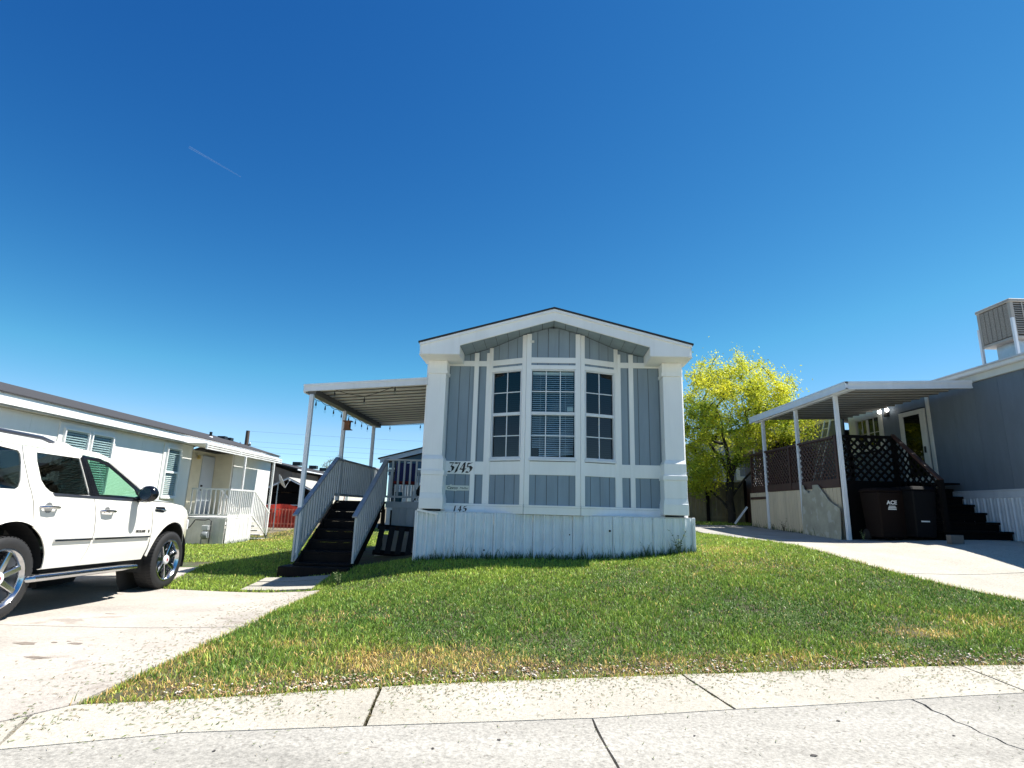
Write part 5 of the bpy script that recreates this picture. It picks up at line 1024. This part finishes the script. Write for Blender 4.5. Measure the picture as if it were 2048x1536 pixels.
for s in (-1,1):
    MB(BBT).prism([(-3.4,4.3),(-3.4+s*2.5,3.62),(-3.4+s*2.5,3.42),(-3.4,4.1)], 'y', 25.7, 25.75).build('fascia', LGY, bb); MB(BBT).prism([(-3.4,4.36),(-3.4+s*2.6,3.65),(-3.4+s*2.6,3.60),(-3.4,4.31)], 'y', 25.65, 38).build('roof', SHINGLE, bb)
MB(BBT).lathe([(0,0),(.24,0),(.24,.04),(0,.04)], (-4.6,25.93,3.26), 'y', 20).build('round_vent', WHITE, bb)
for x in (-4.7,-4.3): MB(BBT).box(x,x+.3,25.96,26.018,1.75,2.6).build('panel', WHITE, bb)
up_ = thing('utility_pole', 'brown wooden utility pole rising behind the white home roof', 'utility pole', (-21.1,45,.6)); MB().tube([(0,0,-.3),(0,0,6.55)], [.2,.15], 10).build('pole', M('pole_wood',(.09,.065,.05),.9,var=.2,scale=4,stretch=(1,1,.1)), up_); MB().box(-.9,.35,-.06,.06,5.35,5.47).build('crossarm', M('pole_wood',(.09,.065,.05)), up_)
for x in (-.85,-.5,.28): MB().lathe([(.05,5.47),(.07,5.52),(.04,5.62),(0,5.62)], (x,0,0), 'z', 8).build('insulator', WHITE2, up_)
WIRE = M('wire',(.42,.5,.56),.6)
for i,(z0,z1,la_) in enumerate(((7.12,6.95,'topmost thin power line crossing behind the porch'),(6.3,6.2,'second thin power line from the top behind the porch'),(5.9,5.8,'third thin power line from the top behind the porch'),(5.5,5.3,'lowest thin power line crossing behind the porch'))):
    wm = MB(); wm.tube([(-21.1,45,z0)]+[(-21.1+t*40,45+t*3,z0+(z1-z0)*t-1.2*t*(1-t)) for t in (.15,.3,.45,.6,.75,.9,1)], .008, 4); tag(wm.build('power_line', WIRE, None), la_, 'power line', 'power lines behind the porch')
_p2 = thing('utility_pole', 'utility pole hidden behind the grey home', 'utility pole', (18.9,48,1.0)); MB().tube([(0,0,-.3),(0,0,6.3)], [.2,.15], 10).build('pole', M('pole_wood',(.09,.065,.05)), _p2)
ra2 = np.random.default_rng(9)
make_tree('bare_tree', 'thin pale tree top far behind the brown home roof', (-17.2,55,.6), [(0,0,0),(0,0,1),(0,0,2),(.05,0,3),(0,0,3.6)], ellip(70,(0,0,4.4),(1.5,1.2,1.2),ra2,hollow=.2), .012, 900, .12, ((.22,.24,.12),(.34,.33,.2)), 4, spread=.15)
rb_ = np.random.default_rng(17)
for (bx_, by_, la_) in ((3.5,-13,'broad green tree across the road mirrored in the right bay window'),(-7.5,-15,'broad green tree across the road mirrored in the left bay window')):
    make_tree('street_tree', la_, (bx_,by_,.1), [(0,0,0),(0,0,1),(.05,0,2),(0,0,2.7)], ellip(90,(0,0,4.6),(2.8,2.4,2.3),rb_,hollow=.3), .02, 9000, .22, ((.05,.09,.02),(.10,.15,.03)), 8, spread=.3)
# contrail far up in the sky
def raydir(u, v): r = _R*(u-1024)-_U*(v-768)+_f*F_PX; return r.normalized()
ct = MB(); pa = Vector((0,0,EYE))+raydir(378,294)*9000; pb = Vector((0,0,EYE))+raydir(482,354)*9000; ct.tube([pa, pa.lerp(pb,.5), pb], [14,9,4], 8)
CTM = bpy.data.materials.new('ice_trail'); CTM.use_nodes = True; n_ = CTM.node_tree.nodes; L_ = CTM.node_tree.links; n_.clear(); o_ = n_.new('ShaderNodeOutputMaterial'); t_ = n_.new('ShaderNodeBsdfTransparent'); d_ = n_.new('ShaderNodeBsdfDiffuse'); d_.inputs[0].default_value = (.9,.92,.95,1); x_ = n_.new('ShaderNodeMixShader'); x_.inputs[0].default_value = .05; L_.new(t_.outputs[0],x_.inputs[1]); L_.new(d_.outputs[0],x_.inputs[2]); L_.new(x_.outputs[0],o_.inputs[0])
tag(ct.build('contrail', CTM, None), 'short faint white aircraft trail high in the blue sky', 'contrail')

# ================================================================== GRASS AND SMALL LITTER
GR = np.random.default_rng(31)
def visible(P, pad=.16):
    """keep what the camera, or one a step to the side of it, could see"""
    x, y = P[:,0], P[:,1]; z = hz(x,y)-EYE
    fw = y*math.cos(PITCH)+z*math.sin(PITCH); k = 1024/F_PX*(1+pad)
    return (fw > 1) & (np.abs(x) < fw*k+1.0)
HM = HX.inverted()
def clear(P, extra=0.):
    c, s = math.cos(-HYAW), math.sin(-HYAW); dx = P[:,0]-HO.x; dy = P[:,1]-HO.y; lx = c*dx-s*dy; ly = s*dx+c*dy
    r = ~((np.abs(lx) < 2.34) & (ly > .06)); r &= ~((lx > -4.6) & (lx < -2.3) & (ly > 1.85)); r &= ~((lx > -4.6) & (lx < -3.37) & (ly > -.15) & (ly < 1.9))
    r &= ~((P[:,0] > -4.0) & (P[:,0] < -2.9) & (P[:,1] > 8.85) & (P[:,1] < 9.8)); r &= ~((P[:,0] < -8.7) & (P[:,1] > 17.9) & (P[:,1] < 21.9))
    return r
DRY = [(-.95,5.05,.55,.30,1.),(-.35,5.15,.6,.28,1.),(.15,5.1,.4,.2,.7),(-1.6,4.70,.5,.16,.5),(-2.3,4.40,.6,.22,.75),(-1.9,5.5,.3,.15,.45),(1.5,5.3,.5,.18,.5),(2.4,5.4,.6,.15,.5),(4.3,6.15,.36,.12,.95),(3.6,5.75,.3,.1,.4),(-2.0,6.4,.3,.3,.3),(.9,5.05,.5,.15,.6),(5.2,6.5,.5,.2,.4),(3.4,8.6,.9,.5,.25),(3.6,9.7,.6,.5,.35),(-8.8,20.5,1.2,1.2,.6),(-9.2,24,1.5,2.5,.8),(-2.6,4.9,.25,.6,.45),(-2.45,4.22,.35,.2,1.)]
def dryness(x, y):
    d = np.zeros_like(x)
    for cx,cy,rx,ry,s in DRY: d = np.maximum(d, s*np.exp(-(((x-cx)/rx)**2+((y-cy)/ry)**2)))
    return d
def fbm(x, y): return (np.sin(1.7*x+2.3*np.sin(.9*y))+np.sin(2.9*y+1.7*np.sin(1.3*x+1))+.6*np.sin(5.3*x-4.1*y+2*np.sin(2.2*y))+.5*np.sin(9.1*x+7.3*y))/3.1
front_y = lambda x: np.interp(x, [p[0] for p in GRASS_FRONT], [p[1] for p in GRASS_FRONT])
def blades(P, hgt, wid, col, name, lean=.55, parent=None):
    n = len(P); z = hz(P[:,0],P[:,1])-.014; base = np.column_stack([P,z]); a = GR.uniform(0,2*PI,n); w_ = np.column_stack([np.cos(a),np.sin(a),np.zeros(n)])*(wid[:,None]/2)
    b = GR.uniform(0,2*PI,n); l = GR.uniform(.1,1,n)**1.2*lean; dr_ = np.column_stack([np.cos(b)*l,np.sin(b)*l,np.ones(n)]); dr_ /= np.linalg.norm(dr_,axis=1,keepdims=True)
    mid = base+dr_*(hgt*.55)[:,None]; d2 = dr_+np.column_stack([np.cos(b)*l*.9,np.sin(b)*l*.9,-.25*l]); d2 /= np.linalg.norm(d2,axis=1,keepdims=True); tip = mid+d2*(hgt*.5)[:,None]
    V = np.stack([base-w_,base+w_,mid-w_*.8,mid+w_*.8,tip],1).reshape(-1,3); k = np.arange(n)*5
    T = np.concatenate([np.stack([k,k+1,k+3],-1),np.stack([k,k+3,k+2],-1),np.stack([k+2,k+3,k+4],-1)])
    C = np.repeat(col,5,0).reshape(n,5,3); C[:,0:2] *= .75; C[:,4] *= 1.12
    o = fast_mesh(name, V, T, leafmat('grass_blade',.45,.3), C.reshape(-1,3), parent); o['kind'] = 'stuff'; return o
def lawn_points(box, dens, poly=LAWN):
    x0,x1,y0,y1 = box; n = int((x1-x0)*(y1-y0)*dens); P = np.column_stack([GR.uniform(x0,x1,n),GR.uniform(y0,y1,n)])
    P = P[visible(P)]; return P[inpoly(P,poly) & clear(P)]
Pn = np.concatenate([lawn_points((-2.9,8.2,3.9,6.3),5200), lawn_points((-2.9,7.6,6.3,8.3),4200), lawn_points((-3.2,6.2,8.3,10.3),3000), lawn_points((-5.6,-2.6,8.7,11.8),3000), lawn_points((-9.9,-3.4,11.6,22),750), lawn_points((2.9,6.6,10.2,14),1700), lawn_points((-9.9,-4.4,22,28),350), lawn_points((3,9.4,14,21),420)])
d = dryness(Pn[:,0],Pn[:,1]); f = fbm(Pn[:,0],Pn[:,1]); f2 = fbm(Pn[:,0]*2.3+5,Pn[:,1]*2.3-3)
edge = np.clip(1-(Pn[:,1]-front_y(Pn[:,0]))/.35,0,1)*(Pn[:,1] < 7)
keep = GR.random(len(Pn)) > np.clip(.55*edge+.25*d*(Pn[:,1] < 7)+.15*(f2 > .55),0,.8); Pn, d, f, f2, edge = Pn[keep], d[keep], f[keep], f2[keep], edge[keep]
n = len(Pn); far = np.clip((Pn[:,1]-5)/12,0,1)
hg = GR.uniform(.022,.062,n)*(1+.45*np.clip(f,-.7,1)+.3*np.clip(f2,-.5,1))*(1-.3*edge)*(1-.25*d); hg += (GR.random(n) < .03)*GR.uniform(.01,.04,n)
wd = GR.uniform(.005,.0095,n)*(1+1.2*far)
g1 = np.array((.105,.215,.04)); g2 = np.array((.37,.49,.075)); tan = np.array((.74,.50,.19)); yl = np.array((.50,.49,.10))
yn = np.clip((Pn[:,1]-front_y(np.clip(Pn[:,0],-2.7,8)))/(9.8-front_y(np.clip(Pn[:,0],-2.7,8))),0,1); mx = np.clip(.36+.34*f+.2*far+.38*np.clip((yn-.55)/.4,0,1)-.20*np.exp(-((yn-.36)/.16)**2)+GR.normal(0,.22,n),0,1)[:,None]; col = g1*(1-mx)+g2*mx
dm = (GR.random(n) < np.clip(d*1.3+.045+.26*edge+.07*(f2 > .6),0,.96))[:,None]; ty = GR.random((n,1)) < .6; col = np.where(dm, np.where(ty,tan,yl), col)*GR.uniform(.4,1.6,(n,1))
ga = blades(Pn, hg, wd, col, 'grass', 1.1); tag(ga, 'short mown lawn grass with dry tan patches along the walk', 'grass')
# shaggy fringe against the skirting and the drive edges
def along(p0, p1, n, spread): t = GR.random(n)[:,None]; return np.array(p0)*(1-t)+np.array(p1)*t+GR.normal(0,spread,(n,2))
a_, b_ = HW(-2.32,.0), HW(2.4,.0)
Pf = np.concatenate([along(a_[:2],b_[:2],1700,.035), along((-10,12),(-10,17.9),300,.05), along((-8.72,18.0),(-8.72,20.4),350,.06), along((7.22,12.7),(7.22,17.2),260,.05), along((-8.75,21.9),(-8.9,23.5),150,.1)])
Pf = Pf[visible(Pf)]; nf = len(Pf); hf = GR.uniform(.05,.15,nf)*(1+.9*(GR.random(nf) < .12)); blades(Pf, hf, GR.uniform(.006,.010,nf), (np.array((.07,.13,.03))*GR.uniform(.5,1.6,(nf,1))), 'grass_fringe', .5)
tag(bpy.data.objects['grass_fringe'], 'taller unmown grass along walls and posts', 'grass')
De = [DRIVE_R[i] for i in range(len(DRIVE_R))]; Pe = np.concatenate([along(De[i],De[i+1],260,.025) for i in range(1,8)]+[along((-2.68,4.2),(-2.69,8.7),700,.02)]+[along(GRASS_FRONT[i],GRASS_FRONT[i+1],220,.03) for i in range(len(GRASS_FRONT)-1)]); Pe = Pe[visible(Pe)]; ne = len(Pe)
blades(Pe, GR.uniform(.03,.075,ne), GR.uniform(.005,.008,ne), np.where(GR.random((ne,1)) < .35, tan, g2)*GR.uniform(.5,1.3,(ne,1)), 'grass_edge', .9); tag(bpy.data.objects['grass_edge'], 'ragged grass spilling over the concrete edges', 'grass')
# pale stone chips along the walk
def chips(P, size, cols, name, label, cat, flat=.6):
    n = len(P); z = hz(P[:,0],P[:,1]); O = np.array([(1,0,0),(-1,0,0),(0,1,0),(0,-1,0),(0,0,1),(0,0,-1)],float); TT = np.array([(0,2,4),(2,1,4),(1,3,4),(3,0,4),(2,0,5),(1,2,5),(3,1,5),(0,3,5)])
    s = size[:,None,None]*GR.uniform(.55,1.35,(n,6,1)); v = O[None]*s; v[:,:,2] *= flat; a = GR.uniform(0,2*PI,n); c, sn = np.cos(a)[:,None], np.sin(a)[:,None]; vx = v[:,:,0]*c-v[:,:,1]*sn; vy = v[:,:,0]*sn+v[:,:,1]*c; v = np.stack([vx,vy,v[:,:,2]],-1)
    v += np.column_stack([P,z+size*.35])[:,None]; T = (TT[None]+(np.arange(n)*6)[:,None,None]).reshape(-1,3); C = np.repeat(cols,6,0)
    o = fast_mesh(name, v.reshape(-1,3), T, leafmat('stone_chip',.85,.0), C); o['kind'] = 'stuff'; tag(o, label, cat); return o
xs = GR.uniform(-2.4,5.2,4200); Pc = np.column_stack([xs, front_y(xs)+np.abs(GR.normal(0,.15,4200))+.02]); kk = (fbm(xs*2.6,Pc[:,1]*1.2+4) > .05) | (GR.random(4200) < .22); Pc = Pc[kk]; nc = len(Pc)
cc = np.where(GR.random((nc,1)) < .36, np.array((.58,.52,.43)), np.where(GR.random((nc,1)) < .5, np.array((.34,.22,.13)), np.array((.22,.15,.09))))*GR.uniform(.7,1.2,(nc,1))
chips(Pc, GR.uniform(.005,.017,nc), cc, 'bark_and_stone_chips', 'pale stone and bark chips scattered along the lawn edge', 'chips')
# clippings and specks lying on the concrete
def flats(P, ln, wd, col, name, label, cat, up=.004):
    n = len(P); z = hz(P[:,0],P[:,1])+up; a = GR.uniform(0,PI,n); d_ = np.column_stack([np.cos(a),np.sin(a)])*ln[:,None]/2; o_ = np.column_stack([-np.sin(a),np.cos(a)])*wd[:,None]/2; bend = GR.normal(0,.25,(n,1))
    q = [P-d_, P+o_+d_*bend, P+d_, P-o_+d_*bend]; V = np.stack([np.column_stack([k,z+(.003 if i in (1,) else 0)]) for i,k in enumerate(q)],1).reshape(-1,3); b = np.arange(n)*4
    o = fast_mesh(name, V, np.concatenate([np.stack([b,b+1,b+2],-1),np.stack([b,b+2,b+3],-1)]), leafmat('grass_blade',.45,.3), np.repeat(col,4,0)); o['kind'] = 'stuff'; tag(o, label, cat)
nq = 3200; xs = GR.uniform(-3,5.4,nq); Pq = np.column_stack([xs, front_y(xs)-np.abs(GR.normal(0,.26,nq))]); Pq = Pq[fbm(Pq[:,0]*2,Pq[:,1]*2) > -.5]
Pd = np.column_stack([-2.72-np.abs(GR.normal(0,.35,900)), GR.uniform(4.1,8.7,900)]); Pr = np.column_stack([GR.uniform(-4,5.5,500), GR.uniform(2.9,4.9,500)]); PQ = np.concatenate([Pq,Pd,Pr]); nq = len(PQ)
flats(PQ, GR.uniform(.012,.05,nq), GR.uniform(.003,.006,nq), np.where(GR.random((nq,1)) < .6, np.array((.12,.16,.04)), np.array((.22,.17,.08)))*GR.uniform(.6,1.3,(nq,1)), 'grass_clippings', 'loose grass clippings scattered on the concrete walk', 'clippings')
# weeds in the sidewalk joints
Pj = np.concatenate([along((-.862,3.9),(-.905,4.5),260,.006), along((1.635,4.4),(1.475,5.0),260,.006), along((4.115,4.82),(4.03,5.3),120,.005)]); nj = len(Pj)
blades(Pj, GR.uniform(.008,.03,nj), GR.uniform(.003,.006,nj), np.where(GR.random((nj,1)) < .5, np.array((.12,.13,.04)), np.array((.2,.16,.09)))*GR.uniform(.5,1.2,(nj,1)), 'joint_weeds', 1.); tag(bpy.data.objects['joint_weeds'], 'moss and weeds in the walk joints', 'weeds')
# individual weeds and small leaves
def weed(x, y, h, label, cols=(.07,.12,.04), n=10):
    t = thing('weed', label, 'weed', (x,y,hz1(x,y)-.01)); st = MB(); lf = MB(); rr = random.Random(int(x*100)+7)
    for i in range(n):
        a = rr.uniform(0,2*PI); hh = h*rr.uniform(.45,1); dx, dy = math.cos(a)*hh*.35, math.sin(a)*hh*.35; st.tube([(0,0,0),(dx*.4,dy*.4,hh*.6),(dx,dy,hh)], [.004,.003,.001], 4)
        for k in range(4):
            q = .35+.2*k; c = Vector((dx*q,dy*q,hh*q)); b = rr.uniform(0,2*PI); e = Vector((math.cos(b),math.sin(b),.35))*h*.16; o = Vector((-math.sin(b),math.cos(b),0))*h*.035; lf.add([c,c+e*.5+o,c+e,c+e*.5-o], [(0,1,2,3)])
    g_ = M('weed_green_%d' % int(cols[1]*100), cols, .6, var=.3, scale=10); st.build('stem', g_, t); lf.build('leaves', g_, t); return t
p = HW(2.08,-.06); weed(p.x, p.y, .42, 'tall thin weed against the skirting below the right column'); p = HW(1.55,-.06); weed(p.x, p.y, .26, 'low dark weed at the skirting left of the right column')
p = HW(-.58,-.05); weed(p.x, p.y, .16, 'small weed at the middle of the white skirting'); weed(-2.55,8.95,.22,'pale bushy weed where the lawn meets the driveway corner',(.16,.2,.08),16); weed(7.45,12.15,.24,'small pale weed beside the nearest right awning post',(.2,.2,.12),8); weed(7.1,14.9,.35,'dry weed in front of the tan deck boards',(.09,.07,.04),9); weed(7.05,15.4,.28,'green weed in front of the tan deck boards',(.05,.08,.03),9); weed(-8.55,20.6,.4,'grassy green weed at the foot of the side porch steps',(.1,.17,.05),22)
